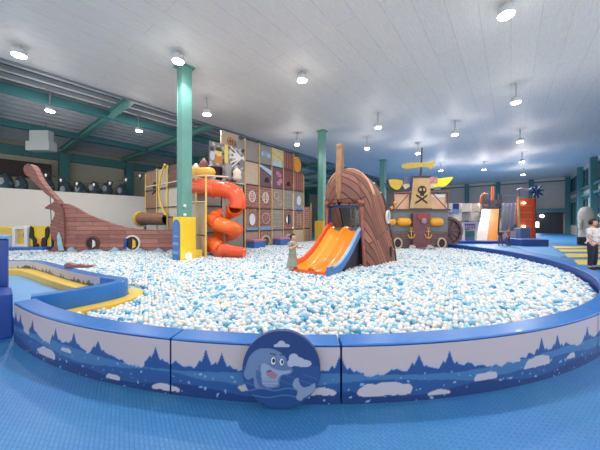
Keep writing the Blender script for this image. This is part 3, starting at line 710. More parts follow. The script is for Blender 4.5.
# objects on the roof of the lower block
def at(a,b,z): return W(a,b,z)
o_=thing('yellow_bolster','long yellow inflatable-looking bolster on top of the block beside the teal column','bolster',W(5.5,9.4,3.2))
mb=fr(W(5.5,9.35,3.42),X,Y); mb.tube([(-.5,0,0),(-.44,0,0),(-.38,0,0),(.5,0,0),(.6,0,0),(.66,0,0)],[.06,.17,.19,.19,.15,.04],14); obj('bag',mb,mat('yellow_bag',(236,182,70),.5),o_)
mb=fr(W(5.5,9.35,3.42),X,Y); mb.tube([(-.02,0,0),(.04,0,0)],.2,14); obj('strap',mb,postm,o_)
o_=thing('dark_barrel','dark plum bucket-shaped tub on the roof above the orange spiral slide','tub',W(6.3,9.5,3.2))
mb=MB(W(6.3,9.5,3.2)); mb.lathe([(.16,0),(.2,.2),(.27,.48),(.3,.5),(.3,.56),(.24,.56),(.2,.5)],(0,0,0),20); obj('tub',mb,mat('dark_plum',(70,50,62),.5),o_)
o_=thing('blue_drum','small blue drum lying on its side right of the dark tub','drum',W(6.9,9.35,3.18))
mb=fr(W(6.9,9.3,3.34),X,Y); mb.tube([(-.27,0,0),(-.25,0,0),(.25,0,0),(.27,0,0)],[.1,.14,.14,.1],16); mb.tube([(-.1,0,0),(-.08,0,0)],.15,16); obj('drum',mb,mat('steel_blue',(52,112,158),.4),o_)
for (px,py,m,lb) in ((196,163,cream,'cream rounded ornament on the tower roof just right of the teal column'),(204,158,mat('dusty_red',(150,90,80),.6),'dusty red peaked ornament behind the yellow bolster'),(211,164,white,'small white ornament above the right end of the yellow bolster'),(228,163,grey,'grey peaked ornament right of the dark tub'),(237,168,cream,'small cream ornament above the blue drum')):
    d=10.7; h=zof(py,d)-3.2
    tag(obj('roof_ornament',MB(P(px,d,3.19)).lathe([(.12,0),(.2,.1),(.15,h*.5),(.19,h*.7),(.12,h*.85),(.03,h)],(0,0,0),12),m,loc=P(px,d,3.19)),lb,'ornament')
# tunnel
o_=thing('crawl_tunnel','horizontal brown crawl tunnel with a yellow ring mouth sticking out left of the tower','tunnel',W(5.2,13.2,1.0))
tp=lambda px,d,py: P(px,d,zof(py,d))
p0,p1=tp(141,12.6,219),tp(168,11.5,219)
mb=MB(); mb.tube([p0,p1],.27,20,cap=False); obj('tube',mb,planks('brown_tunnel_boards',(150,98,64),(134,86,58),(98,60,44),.09,1,'XZ'),o_,recalc=False)
mb=MB(); 
ringpts=[]; dv=(p1-p0).normalized(); sd=dv.cross(Z).normalized()
for k in range(28): ringpts.append(p0+(sd*math.cos(2*PI*k/28)+Z*math.sin(2*PI*k/28))*.3)
mb.tube(ringpts,.06,8,closed=True); obj('ring_mouth',mb,yellow,o_)
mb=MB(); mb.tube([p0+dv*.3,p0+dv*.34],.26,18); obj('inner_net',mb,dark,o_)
for q_,zz in((p0+dv*.3,0),(p1-dv*.1,0)):
    mb=MB(); mb.tube([(q_.x,q_.y,0),(q_.x,q_.y,1.3)],.04,8); obj('leg',mb,grey,o_)
mb=MB(); mb.box(p0.x+.1,p1.x,p0.y-.1,p0.y+.4,1.93,1.97); obj('roof_slat',mb,grey,o_)
# ---------------------------------------------------------------- spiral slide
o_=thing('spiral_slide','orange spiral tube slide winding down in front of the left side of the play tower','slide',P(222,9.5))
sc=P(224,9.55)
def tubeP(pts,r,name,m,parent,seg=18,k=6):
    mb=MB(); mb.tube(catmull(pts,k),r,seg,cap=False); 
    o=obj(name,mb,m,parent,recalc=False); md=o.modifiers.new('wall','SOLIDIFY'); md.thickness=.03; return o
# upper straight tube out of the tower, elbow, drop
tubeP([tp(192,10.3,186),tp(203,9.95,187),tp(214,9.7,189),tp(226,9.55,190),tp(234,9.5,193),tp(238,9.5,200),tp(238,9.52,208)],.29,'upper_tube',red_or,o_)
hel=[]
for k in range(29):
    an=k*3.5*PI/28; z=2.05-k*(2.05-.62)/28
    hel.append(Vector((sc.x+.40*math.cos(an),sc.y+.36*math.sin(an),z)))
tubeP(hel,.25,'coil_tube',orange,o_,18,2)
# flanges
for k in (1,6,11,16,21,26):
    p=hel[k]; d=(hel[min(k+1,28)]-hel[max(k-1,0)]).normalized(); s_=d.cross(Z).normalized(); u_=s_.cross(d)
    mb=MB(); mb.tube([p+(s_*math.cos(2*PI*j/24)+u_*math.sin(2*PI*j/24))*.27 for j in range(24)],.022,6,closed=True); obj('flange',mb,red_or,o_)
for tt_ in ((tp(214,9.7,189),X),(tp(229,9.52,190.5),X)):
    p=tt_[0]; mb=MB(); mb.tube([p+(Y*math.cos(2*PI*j/24)+Z*math.sin(2*PI*j/24))*.31 for j in range(24)],.022,6,closed=True); obj('flange',mb,orange,o_)
mb=MB(); mb.tube(catmull([tuple(hel[27]),tuple(hel[28]+Vector((.12,-.12,-.04))),tp(226,9.0,247.5),tp(236,8.92,249.5),tp(245,8.9,250.5)],6),[.29]*19+[.27]*6,16,arc=(PI*.42,PI*1.58),cap=False)
ch=obj('exit_chute',mb,red_or,o_,recalc=False); md=ch.modifiers.new('wall','SOLIDIFY'); md.thickness=.04
mb=MB(); mb.tube([(sc.x,sc.y,0),(sc.x,sc.y,3.1)],.05,10); obj('support_post',mb,grey,o_)
# ---------------------------------------------------------------- left ship hull cut-out
HY=10.55
def HP(px,py): return ((px-300)/F*HY,zof(py,HY))
o_=thing('ship_hull','long reddish wooden pirate ship bow cut-out with figurehead, standing in the balls at far left','ship hull',P(110,HY))
top=[(62,203),(68,204),(76,207),(88,214),(103,220),(118,225),(135,228.5),(155,230),(178,230)]
hull=[HP(*p) for p in cat2(top,4)]+[HP(178,251),HP(170,253)]
# scalloped bottom with arches
bot=[]
for k in range(9):
    x=168-k*12.5; 
    bot+= [HP(x,252),HP(x-3,249.5),HP(x-6,248.6),HP(x-9,249.5)]
hull+=bot[:-2]+[HP(67,250),HP(66,240),HP(65,225),HP(64,205)]
mb=MB(); mb.prism(hull,HY-.06,HY+.06); hb=obj('side_panel',mb,hullwood,o_)
st=[(27,170),(28,166.5),(31,164.5),(34.5,165.5),(37,168.5),(39.5,173),(43,180),(49,188),(55,194.5),(60,200),(63,206),(66,212),(67,225),(67,240),(66,250),(63,252.5),(55,253),(49,251.5),(53,249.5),(57,246),(58,242),(55,237),(53,230),(54,223),(57,217),(58,213),(55,210),(48,208.5),(52,205),(57,202),(56,199),(50,195),(43,188),(37,182),(33,178),(29,175)]
mb=MB(); mb.prism([HP(*p) for p in cat2(st,3,True)],HY-.14,HY+.1); obj('bow_stem',mb,planks('reddish_stem_boards',(146,88,78),(130,78,70),(84,46,44),.14,.9,'XZ',rot=.3),o_)
mb=MB(); mb.tube(catmull([(HP(58,210)[0],HY+.1,HP(58,212)[1]),(HP(54,210)[0],HY+.5,HP(58,214)[1]),(HP(62,210)[0],HY+1.0,HP(58,216)[1])],4),.05,8); obj('far_rail',mb,hullwood,o_)
back=[HP(56,213),HP(66,212),HP(66,250),HP(57,250),HP(58,240),HP(55,230)]
mb=MB(); mb.prism([(p[0]+.25,p[1]) for p in back],HY+.5,HY+.6); obj('far_panel',mb,hullwood,o_)
def gunport(px,py,r,rim,inner,parent):
    x,z=HP(px,py); mb=MB(); mb.disc((x,z),r,HY-.075,HY-.062,26); a=obj('gunport',mb,mat('dark_recess',(46,34,40),.7),parent)
    mb=MB(); mb.ring((x,z),r+.05,.06,HY-.1,HY-.06,28); obj('port_rim',mb,rim,a)
    mb=MB(); mb.prism([(x+.02,z-r*.8),(x+r*.55,z-r*.5),(x+r*.5,z+.3*r),(x+.15*r,z+.6*r)],HY-.12,HY-.075); obj('port_flap',mb,inner,a)
gunport(94,243,.22,mat('rim_brown',(92,52,46),.6),white,hb)
gunport(133.5,243,.27,mat('rim_white',(210,208,210),.5),yellow,hb)
x,z=HP(128,243); mb=MB(); mb.prism([(x-.1,z-.2),(x,z-.24),(x+.04,z+.2),(x-.07,z+.18)],HY-.12,HY-.076); obj('port_stripe',mb,dblue,hb)
# pale wave edging at the foot
pts=[]
for k in range(60):
    px=64+k*2; z=zof(250.5+1.3*math.sin(k*.9),HY)+ (.09 if k%11 in(4,5,6) else 0); pts.append(((px-300)/F*HY,z))
mb=MB(); mb.prism(pts+[(pts[-1][0],.2),(pts[0][0],.2)],HY-.16,HY-.1); mb.prism([HP(63,232),HP(65,238),HP(66.5,246),HP(68,250),HP(63,250),HP(62,244),HP(61.5,236)],HY-.2,HY-.15); obj('wave_edging',mb,mat('wave_print',(150,182,206),.5,.15,5),o_)
# rope rigging from the bow
mb=MB(); mb.tube([(HP(50,195)[0],HY,HP(50,192)[1]),(HP(53,225)[0],HY-.05,HP(53,236)[1])],.012,6); mb.tube([(HP(54,195)[0],HY,HP(54,196)[1]),(HP(56,225)[0],HY+.3,HP(57,212)[1])],.012,6); obj('rope',mb,black,o_)
# bunting
o_=thing('bunting','string of small black skull pennants above the white partition','bunting',P(90,12.5,3.2))
bp=[(38,170),(46,176),(61,181),(77,184.5),(94,185.5),(110,184),(126,180.5),(140,176.5),(148,173)]
BD=12.2
mb=MB(); mb.tube(catmull([P(x,BD+.006*(x-38),zof(y-3,BD)) for x,y in bp],4),.012,6); obj('string',mb,black,o_)
for x,y in bp[1:-1]:
    d=BD+.006*(x-38); c=P(x,d,zof(y,d)); q=MB(c); q.prism([(-.17,.15),(.17,.15),(.02,-.2)],-.01,.01); pe=obj('pennant',q,black,o_)
    q=MB(c); q.ball((0,-.012,.05),(.055,.012,.05),nu=10,nv=6); q.box(-.03,.03,-.02,-.01,-.03,.02); obj('skull_print',q,white,pe)
# ---------------------------------------------------------------- partition and what stands round it
mb=fr(W(0,20),A,B); mb.box(-3,22,0,.12,0,3.22); o=struct('wall_partition',mb,mat('cream_partition',(226,218,206),.6,.02,1))
figm=mat('slate_blue_soft',(84,104,122),.7,.1,3); figw=mat('pale_belly',(200,206,212),.7)
def figure(px,py,d,lb,s=1):
    p=P(px,d,0); zt=zof(py,d); o=thing('rounded_figure',lb,'character figure',P(px,d,0),'rounded figures behind the partition')
    mb=MB(p); mb.lathe([(.35*s,.0),(.4*s,zt-1.6),(.37*s,zt-.9),(.34*s,zt-.45*s),(.2*s,zt-.12*s),(.05,zt)],(0,0,0),16); mb.ball((-.33*s,0,zt-.7*s),(.14*s,.12,.16)); mb.ball((.33*s,0,zt-.7*s),(.14*s,.12,.16)); obj('body',mb,figm,o)
    mb=MB(p); mb.ball((0,-.28*s,zt-.6*s),(.2*s,.12,.28*s)); obj('belly',mb,figw,o)
    for sx in(-1,1): mb=MB(p); mb.ball((sx*.09*s,-.27*s,zt-.25*s),.03); obj('eye',mb,black,o)
figs=[(6,173,17.0),(21,176,17.6),(48,178,18.6),(66,182,19.2),(80,182,19.8),(94,181,20.4),(107,182,21),(122,184,21.6)]
fl=['leftmost slate-blue rounded figure behind the partition, at the picture edge','second slate-blue rounded figure from the left, just left of the ship figurehead','slate-blue rounded figure just right of the ship figurehead, below the first pennant','slate-blue rounded figure between the second and third pennants','slate-blue rounded figure just right of the third pennant','slate-blue rounded figure at the fourth pennant','second slate-blue rounded figure from the right behind the partition','rightmost slate-blue rounded figure behind the partition']
for (x,y,d),lb in zip(figs,fl): figure(x,y,d,lb,.95)
# air handling unit
o_=thing('air_unit','white box air handling unit hanging under the dark purlins at left','air conditioner',P(39,14.5,5.4))
d=14.5; mb=MB(); mb.box(P(29,d).x,P(48,d).x,d,d+.35,zof(141,d),zof(130,d)); obj('upper_box',mb,mat('galvanised_white',(196,202,200),.4),o_,bevel=.02)
mb=MB(); mb.box(P(27,d).x,P(50.5,d).x,d-.1,d+.4,zof(150.5,d),zof(141,d)); obj('lower_box',mb,mat('galvanised_white',(196,202,200),.4),o_,bevel=.02)
for px in(31,46):
    mb=MB(); mb.tube([P(px,d+.2,zof(130,d)),P(px,d+.2,7.0)],.015,6); obj('hanger',mb,dteal,o_)
# wall window and louvre
mb=fr(W(0,26.65),A,B); mb.box(-1.6,1.0,0,.2,4.9,5.9); o=struct('window_90',mb,mat('frosted_pane',(150,160,162),.3))
mb=fr(W(0,26.6),A,B); mb.box(1.2,3.9,-.02,.25,4.6,5.7,0)
for k in range(7): mb.box(1.25,3.85,-.06,-.02,4.65+k*.15,4.72+k*.15)
o=tag(obj('wall_louvre',mb,mat('brown_louvre',(66,56,58),.6),loc=W(2.5,26.6,4.6)),'dark brown louvred panel on the back left wall below the air unit','louvre')
# yellow and black items + blue base at far left
d=11.6
o_=tag(obj('blue_plinth',MB().box(P(-25,d).x,P(58,d).x,10.9,d+.4,0,zof(247.5,10.9)),mat('strong_blue',(30,92,186),.4),loc=P(20,d),bevel=.02),'long low blue plinth under the yellow and black panels at far left','plinth')
zb=zof(247.5,10.9)
o_=thing('framed_stand','white framed stand with a yellow centre on the blue plinth','frame stand',P(20,11.2,zb)); d=11.2
def bx(x0,x1,y0,y1,dy0=0,dy1=.1): q=MB(); q.box(P(x0,d).x,P(x1,d).x,d+dy0,d+dy1,max(zof(y1,d),zb+.002),zof(y0,d)); return q
q=bx(12,15,227,248,0,.25); q.v+=[];obj('side_frame',q,white,o_); obj('side_frame',bx(24,27,227,248,0,.25),white,o_); obj('top_frame',bx(15,24,226,229,0,.25),white,o_); obj('yellow_panel',bx(15.2,23.8,229,248,.1,.15),yellow,o_)
obj('cross_bar',bx(15.2,23.8,244,247.3,.02,.08),white,o_); obj('pattern',bx(17.5,21.5,233,237,.06,.1),beige,o_)
o_=thing('striped_board','yellow board with bold black curved marks right of the white framed stand','board',P(40,11.2,zb))
obj('board',bx(28,52,226,248,.1,.2),mat('bright_yellow_pad',(236,200,50)),o_)
q=MB()
def pp(pts): q.prism([(P(x,d).x,zof(y,d)) for x,y in pts],d+.04,d+.098)
pp([(29,226),(31.5,228),(32,236),(35,240),(34.5,243),(37,245),(36.5,247),(32,247),(31.5,240),(28,237)]); pp([(43.5,247),(40,246.8),(40,243),(41,238),(44,237),(44,229),(46.5,226.5),(48,230),(47,237),(45,240),(45,246)]); pp([(50,232),(52,232),(52,247),(50.5,247)])
obj('black_marks',q,black,o_)
q=MB(); q.disc((P(38,d).x,zof(241,d)),.09,d+.05,d+.09); obj('orange_dot',q,amber,o_)
o_=thing('yellow_box','yellow rounded box at the far left edge above the blue plinth','box',P(3,11.2,zb))
obj('box',bx(-12,9.5,227,238,.1,.6),yellow,o_,bevel=.05); obj('base',bx(-12,10.5,238,248,.05,.65),mat('pale_grey_blue',(160,178,196),.5),o_)
# ---------------------------------------------------------------- wooden ship bow over the double slide
S=Vector((.7826,-.6225,0))     # to the right, across
HO=Vector((1.22,7.42,0)); hoodw=planks('warm_bow_planks',(162,98,74),(112,66,56),(62,36,36),.16,2.4,'XY',rot=0,mortar=.014,coord='UV',bump=1.0)
o_=thing('ship_bow','large wooden ship bow shell with a tall stem, arching over the orange double slide','ship bow',HO)
NT,NP=26,44
def hw(t):   # half width
    k=min(1,max(0,(t+.26)/.6)); return .05+.66*math.sin(k*PI/2)**.8
def ht(t): 
    k=(t-.35)/1.5; return 3.02-.30*max(0,-k+.0)**1.5*1.8-.30*max(0,k)**2.2
def hs(t,ph,off=0):
    # ph 0..1 across the arch from left foot to right foot
    w=hw(t)-off; Ht=ht(t)-off
    zs=1.95
    open_=t<.02
    lo=2.02+.1*abs(t) if open_ else 0.0
    # arc portion is .25...75
    if ph<.3 or ph>.7:
        k=(ph/.3) if ph<.3 else ((1-ph)/.3)
        z=lo+(zs-lo)*k if not open_ else lo+(2.1-lo)*k
        s=w*(1+.20*(max(0,1-z/zs))**1.6+.05*max(0,t))
        s=-s if ph<.5 else s
        z=z if not open_ else lo
        if open_: s=s*(.0+1.0)
    else:
        an=PI*(1-(ph-.3)/.4); e=.85
        ca,sa=math.cos(an),math.sin(an); base=zs if not open_ else lo
        s=math.copysign(abs(ca)**e,ca)*w*(1+.05*max(0,t)); z=base+(Ht-base)*abs(sa)**e
    if t>0: t=t*(1-.62*min(1,max(0,z-.7)/2.3))
    return HO+S*s+A*t+Z*z
def shell(name,ts,mats,parent,thick=.06,half=None):
    vs=[];uv=[];fs=[]
    for i,t in enumerate(ts):
        acc=0;prev=None
        for j in range(NP+1):
            p=hs(t,j/NP); 
            if prev is not None: acc+=(p-prev).length
            prev=p; vs.append(p); uv.append((t,acc,p.z,j/NP))
    for i in range(len(ts)-1):
        for j in range(NP):
            k=i*(NP+1)+j; fs.append((k,k+1,k+NP+2,k+NP+1))
    me=bpy.data.meshes.new(name); me.from_pydata([tuple(v) for v in vs],[],fs); me.polygons.foreach_set('use_smooth',[True]*len(fs))
    ul=me.uv_layers.new(name='UVMap')
    for l in me.loops:
        t,a,z,ph=uv[l.vertex_index]; h=abs(ph-.5)*2*4.2   # distance down from the ridge
        ul.data[l.index].uv=(h*.8+t*.3, t*.95-h*.42+(.0 if ph>.5 else .05))
    o=link(name,me,mats,parent); md=o.modifiers.new('wall','SOLIDIFY'); md.thickness=thick; md.offset=0
    return o
shell('front_shell',[-.26+.28*(k/8) for k in range(9)],hoodw,o_)
shell('side_shell',[.021+1.6*k/16 for k in range(17)],hoodw,o_)
# leg front edges
for sgn,ph in((-1,0),(1,1)):
    pts=[hs(.03,(k/8*.3) if sgn<0 else 1-(k/8*.3)) for k in range(9)]
    mb=MB(); mb.tube(pts,[.07,.06,.055,.05,.05,.05,.05,.05,.06],10); obj('leg_edge',mb,mat('leg_edge_wood',(140,84,70),.6,.25,8),o_)
# arch board under the prow (rounded lip)
mb=MB(); 
pts=[HO+S*(-.60+1.20*k/12)+A*(.02-.1*math.sin(PI*k/12))+Z*(2.06+.12*math.sin(PI*k/12)) for k in range(13)]
mb.tube(pts,.05,10); obj('arch_lip',mb,mat('leg_edge_wood',(140,84,70),.6,.25,8),o_)
# pale band along the ridge & stem
vs=[];fs=[];ts=[.03,.11,.19,.27]
for a_,tq in enumerate(ts):
    for k in range(25):
        ph=.31+.36*k/24; tz=max(.04,tq+.5*(k/24)-.05); b_=hs(tz,ph); c_=HO+A*tz*.5+Z*1.9; vs.append(b_+(b_-c_).normalized()*.045)
for a_ in range(len(ts)-1):
    for k in range(24): fs.append((a_*25+k,a_*25+k+1,(a_+1)*25+k+1,(a_+1)*25+k))
mb=MB(); mb.add(vs,fs,0,True); rb=obj('ridge_band',mb,mat('pale_ridge_wood',(214,164,130),.55,.15,6),o_); md=rb.modifiers.new('t','SOLIDIFY'); md.thickness=.03
stp=[(-.24,2.15),(-.29,2.4),(-.31,2.7),(-.30,3.0),(-.28,3.3),(-.26,3.5),(-.28,3.62),(-.24,3.68),(-.17,3.64),(-.14,3.5),(-.13,3.2),(-.08,2.9),(-.04,2.75),(-.04,2.15)]
mb=fr(HO,A,S); mb.prism([(a,b) for a,b in cat2(stp,3,True)],-.085,.085); obj('stem',mb,mat('stem_wood',(142,104,72),.6,.25,7),o_,bevel=.02)
# dark rim at the rear edge with small lights
rimpts=[hs(1.62,k/40)+Z*.03 for k in range(41)]
mb=MB(); mb.tube(rimpts,.06,8); obj('rear_rim',mb,mat('rim_dark',(60,44,42),.6),o_)
for k in range(20,38,2):
    p=rimpts[k]; mb=MB(); mb.ball(p+Z*.03-A*.05,.035,nu=8,nv=6); obj('rim_stud',mb,cream,o_)
p=hs(1.5,.74); mb=fr(p+S*.06,A,S); mb.ring((0,0),.13,.05,0,.05,20,0,.2); obj('white_ring',mb,white,o_)
p=hs(1.3,.9); mb=fr(p+S*.03,A,S); mb.disc((0,0),.07,-.02,.03,18,0,.16); obj('knot_hole',mb,dark,o_)
# opening frame and platform
fp=thing('slide_platform','blue framed platform with a dark skirt beneath the ship bow','platform',HO+A*.3)
fb=fr(HO,S,A)
def fbx(x0,x1,y0,y1,z0,z1,m,name,bev=0): q=fr(HO,S,A); q.box(x0,x1,y0,y1,z0,z1); return obj(name,q,m,fp,bevel=bev)
fbl=mat('frame_blue',(44,100,160),.4)
fbx(-.56,-.5,.12,.18,.2,2.08,fbl,'frame_post'); fbx(.5,.56,.12,.18,.2,2.08,fbl,'frame_post'); fbx(-.56,.56,.12,.18,1.96,2.04,fbl,'frame_bar')
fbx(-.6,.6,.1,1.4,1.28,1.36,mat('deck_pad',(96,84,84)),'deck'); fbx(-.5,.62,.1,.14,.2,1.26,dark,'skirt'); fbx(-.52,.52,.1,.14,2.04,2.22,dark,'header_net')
q=fr(HO,S,A)
for k in range(7): q.tube([(-.5+k*.166,1.38,1.36),(-.5+k*.166,1.38,2.3)],.012,6)
for k in range(6): q.tube([(-.5,1.38,1.45+k*.15),(.5,1.38,1.45+k*.15)],.012,6)
obj('rear_net',q,mat('pale_rope',(176,168,150)),fp)
q=fr(HO,S,A); q.box(-.3,-.1,1.3,1.36,1.5,1.9); q.box(.1,.42,1.3,1.36,1.45,1.75); obj('net_panels',q,mat('mixed_panel',(200,190,180),.6,.4,20),fp)
q=fr(HO,S,A)
for k in range(4): q.box(.05+k*.12,.12+k*.12,1.27,1.3,1.5+.05*(k%2),1.7); 
obj('red_marks',q,mat('dull_red',(170,80,70)),fp)
# ---------------------------------------------------------------- double slide
o_=thing('double_slide','orange two-lane slide with blue right side coming down into the balls at centre','slide',HO-A*.9)
prof=[(.22,1.27),(.05,1.25),(-.15,1.12),(-.5,.82),(-.85,.57),(-1.15,.42),(-1.4,.37),(-1.55,.36)]
pr=[(p.x,p.y) for p in catmull([(a,b,0) for a,b in prof],4)]
def lane_(s0,s1,name,m,nu=10,depth=.13):
    vs=[];fs=[];n=len(pr)
    for (t,z) in pr:
        for j in range(nu+1):
            k=j/nu; s=s0+(s1-s0)*k; vs.append(HO+S*s+A*t+Z*(z+depth*(abs(2*k-1)**2.2)))
    for i in range(n-1):
        for j in range(nu): q=i*(nu+1)+j; fs.append((q,q+1,q+nu+2,q+nu+1))
    me=bpy.data.meshes.new(name); me.from_pydata([tuple(v) for v in vs],[],fs); me.polygons.foreach_set('use_smooth',[True]*len(fs))
    o=link(name,me,m,o_); md=o.modifiers.new('wall','SOLIDIFY'); md.thickness=.03; md.offset=-1; return o
lane_(-.47,-.01,'lane',amber); lane_(.01,.47,'lane',mat('bright_orange',(248,134,34),.25,.03,3,coat=.3))
def side(s,w,z0,z1,name,m):
    q=fr(HO,A,S); poly=[(t,z+z1) for t,z in pr]+[(t,z-z0) for t,z in reversed(pr)]; n=len(pr)
    for i in range(n-1):
        q.prism([(pr[i][0],pr[i][1]+z1),(pr[i+1][0],pr[i+1][1]+z1),(pr[i+1][0],pr[i+1][1]-z0),(pr[i][0],pr[i][1]-z0)],s,s+w)
    return obj(name,q,m,o_)
side(-.53,.06,.06,.26,'side_rail',red_or); side(-.015,.03,.0,.14,'centre_ridge',amber); side(.47,.06,.06,.13,'side_rail',mat('slide_side_blue',(60,120,186),.35,coat=.2))
q=fr(HO,A,S)
for i in range(len(pr)-1): q.prism([(pr[i][0],pr[i][1]+.135),(pr[i+1][0],pr[i+1][1]+.135),(pr[i+1][0],pr[i+1][1]+.165),(pr[i][0],pr[i][1]+.165)],.46,.54)
obj('rail_cap',q,mat('rail_cap_pale',(130,170,205),.4),o_)
q=fr(HO,S,A); q.box(-.5,.5,-1.6,-1.555,.2,.42); obj('foot_panel',q,red_or,o_); q=fr(HO,S,A); q.box(-.5,.5,-1.63,-1.6,.2,.33); obj('foot_edge',q,dblue,o_)
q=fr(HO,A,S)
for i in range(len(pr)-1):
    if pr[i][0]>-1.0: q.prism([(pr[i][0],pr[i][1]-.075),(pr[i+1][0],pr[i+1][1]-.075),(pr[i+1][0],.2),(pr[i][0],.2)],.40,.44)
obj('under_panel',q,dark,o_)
q=fr(HO,S,A); q.box(.47,.54,-1.63,-1.4,.15,.56); obj('corner_post',q,mat('slide_side_blue',(60,120,186)),o_,bevel=.015)
# ---------------------------------------------------------------- pirate ship play set
SD=11.8
o_=thing('pirate_ship','grey and brown pirate ship play set with skull sail, mast and paddle wheel','play ship',P(418,SD))
def SB(x0,x1,y0,y1,d0,d1,m,name,parent=None,bev=0):
    q=MB(); q.box(P(x0,SD).x,P(x1,SD).x,SD+d0,SD+d1,max(0,zof(y1,SD)),zof(y0,SD)); return obj(name,q,m,parent or o_,bevel=bev)
gh=mat('slate_hull',(104,112,122),.5,.08,4); dkb=planks('dark_ship_boards',(112,84,82),(96,74,76),(60,44,50),.12,.8,'XZ')
hb=SB(393,448,210.5,232,0,1.4,gh,'upper_hull',bev=.02); lb_=SB(391,447,232,262,-.05,1.5,dkb,'lower_hull')
SB(411,428,213,262,-.22,0,mat('maroon_prow',(108,66,76),.5,.15,5),'prow',bev=.03)
SB(392,450,209,211,-.06,1.45,mat('dark_rail',(78,70,70)),'gunwale')
for x0,x1 in((396,411.5),(427.5,443.5)):
    z=zof(222,SD); r=.19; q=MB(); q.tube([(P(x0+.5,SD).x,SD-.03,z),(P(x0+2,SD).x,SD-.03,z),(P(x0+4,SD).x,SD-.03,z),(P(x1-4,SD).x,SD-.03,z),(P(x1-2,SD).x,SD-.03,z),(P(x1-.5,SD).x,SD-.03,z)],[.06,.15,r,r,.15,.06],18); obj('yellow_bolster',q,mat('golden_pad',(232,160,40),.45),hb)
q=MB(); q.ball((P(421,SD).x,SD-.28,zof(221,SD)),(.12,.07,.14)); pw=obj('prow_skull',q,mat('dusty_mauve',(150,128,150),.6),o_)
q=MB(); q.disc((P(421,SD).x,zof(217,SD)),.27,SD-.26,SD-.22,26,0,.17); obj('red_crest',q,mat('crest_red',(150,60,62),.5),o_)
for px in(409,425.5):
    x=P(px,SD).x; z=zof(234,SD); q=MB(); q.tube([(x,SD-.26,z+.22),(x,SD-.26,z-.14)],.02,8); q.tube([(x-.09,SD-.26,z+.13),(x+.09,SD-.26,z+.13)],.016,8); q.tube(catmull([(x-.15,SD-.26,z-.0),(x-.1,SD-.26,z-.12),(x,SD-.26,z-.17),(x+.1,SD-.26,z-.12),(x+.15,SD-.26,z-.0)],4),.02,8); q.ring((x,z+.26),.05,.015,SD-.275,SD-.25,16)
    obj('anchor',q,mat('brass_gold',(214,168,70),.4),o_)
for px in(397,440.5):
    x=P(px,SD).x; z=zof(243,SD); q=MB(); q.disc((x,z),.14,SD-.1,SD-.06,22,0,.18); g_=obj('gunport',q,dark,lb_); q=MB(); q.ring((x,z),.2,.06,SD-.13,SD-.06,24,0,.25); obj('port_rim',q,beige,g_)
for px in(410,427):
    x=P(px,SD).x; z=zof(247,SD); q=MB()
    for k in range(3): an=k*PI/3+.3; q.tube([(x-.14*math.cos(an),SD-.24,z-.12*math.sin(an)),(x+.14*math.cos(an),SD-.24,z+.12*math.sin(an))],[.05,.05],8)
    obj('white_bow',q,mat('pale_bow',(196,190,196),.6),o_)
SB(414,430,247.5,256,-.65,-.25,black,'black_step',bev=.04)
# upper deck frame
SB(395,410,194,209.5,.1,.14,mat('peach_panel',(222,180,150),.6,.06,4),'rear_panel'); SB(431,447,194,209.5,.1,.14,mat('peach_panel',(222,180,150)),'rear_panel')
obj('white_strip',MB().box(P(432,SD).x,P(446,SD).x,SD+.08,SD+.1,zof(197,SD),zof(194,SD)),white,o_)
rl=mat('red_brown_rail',(134,70,56),.5)
q=MB(); q.tube([P(394,SD,zof(193,SD)),P(448,SD,zof(191.5,SD))],.03,8); q.tube([P(394,SD,zof(210,SD)),P(394,SD,zof(193,SD))],.03,8); q.tube([P(448,SD,zof(210,SD)),P(448,SD,zof(191,SD))],.03,8)
q.tube([P(393,SD-.1,zof(212,SD)),P(409,SD-.1,zof(194,SD))],.022,8); q.tube([P(431,SD-.1,zof(192,SD)),P(447,SD-.1,zof(209,SD))],.022,8); obj('deck_frame',q,rl,o_)
q=MB(); q.tube([P(420,SD+.3,zof(211,SD)),P(420.5,SD+.3,zof(176,SD)),P(422,SD+.3,zof(146,SD))],[.05,.045,.03],10); obj('mast',q,mat('dark_mast',(64,58,62),.5),o_)
zz0,zz1=zof(208.5,SD),zof(176.5,SD)
def sailpos(u,v):
    y=208.5-32*v; l=409.5+3.5*v; r=431-2.0*v; x=l+(r-l)*u
    return (P(x,SD).x,SD-.05-.12*math.sin(PI*v)*math.sin(PI*u),zof(y,SD))
def sailc(u,v):
    x=(u-.5)*2; y=(v-.46)*2.6
    if ell(x,y,-.2,.32,.13,.13) or ell(x,y,.2,.32,.13,.13): return (196,160,116)
    if ell(x,y,0,.28,.5,.34): return (40,34,34)
    if abs(x)<.22 and -.2<y<.1: return (40,34,34)
    for s in(-1,1):
        if abs(y+.45-s*x*.55)<.09 and abs(x)<.6: return (40,34,34)
    if abs(v-.97)<.03: return (110,80,60)
    return (200+10*n1(u*6,v*7),166+10*n1(u*6,v*7),120)
sl=colgrid('skull_sail',60,90,sailpos,sailc,vcol('printed_sail',.7),o_); md=sl.modifiers.new('cloth','SOLIDIFY'); md.thickness=.015
q=MB(); q.tube([P(411,SD-.05,zof(176.5,SD)),P(431,SD-.05,zof(176.5,SD))],.025,8); q.tube([P(409,SD-.05,zof(208.8,SD)),P(432,SD-.05,zof(208.8,SD))],.025,8); obj('yard',q,mat('dark_mast',(64,58,62)),o_)
def pflag(poly,m,name,dy=.25,parent=None):
    q=MB(); q.prism([(P(x,SD).x,zof(y,SD)) for x,y in poly],SD+dy,SD+dy+.02); return obj(name,q,m,parent or o_)
pflag(cat2([(404,164),(410,162),(420,161.5),(430,161),(438,160),(437,164),(433,168),(430,165.5),(420,166.5),(410,167.5),(405,167)],3,True),mat('gold_pennant',(222,184,70),.6,.08,6),'pennant_sail')
pflag(cat2([(391,179),(398,178.5),(405,180),(404,185),(400,189),(395,187.5),(392,184)],3,True),mat('gold_pennant',(222,184,70)),'small_sail')
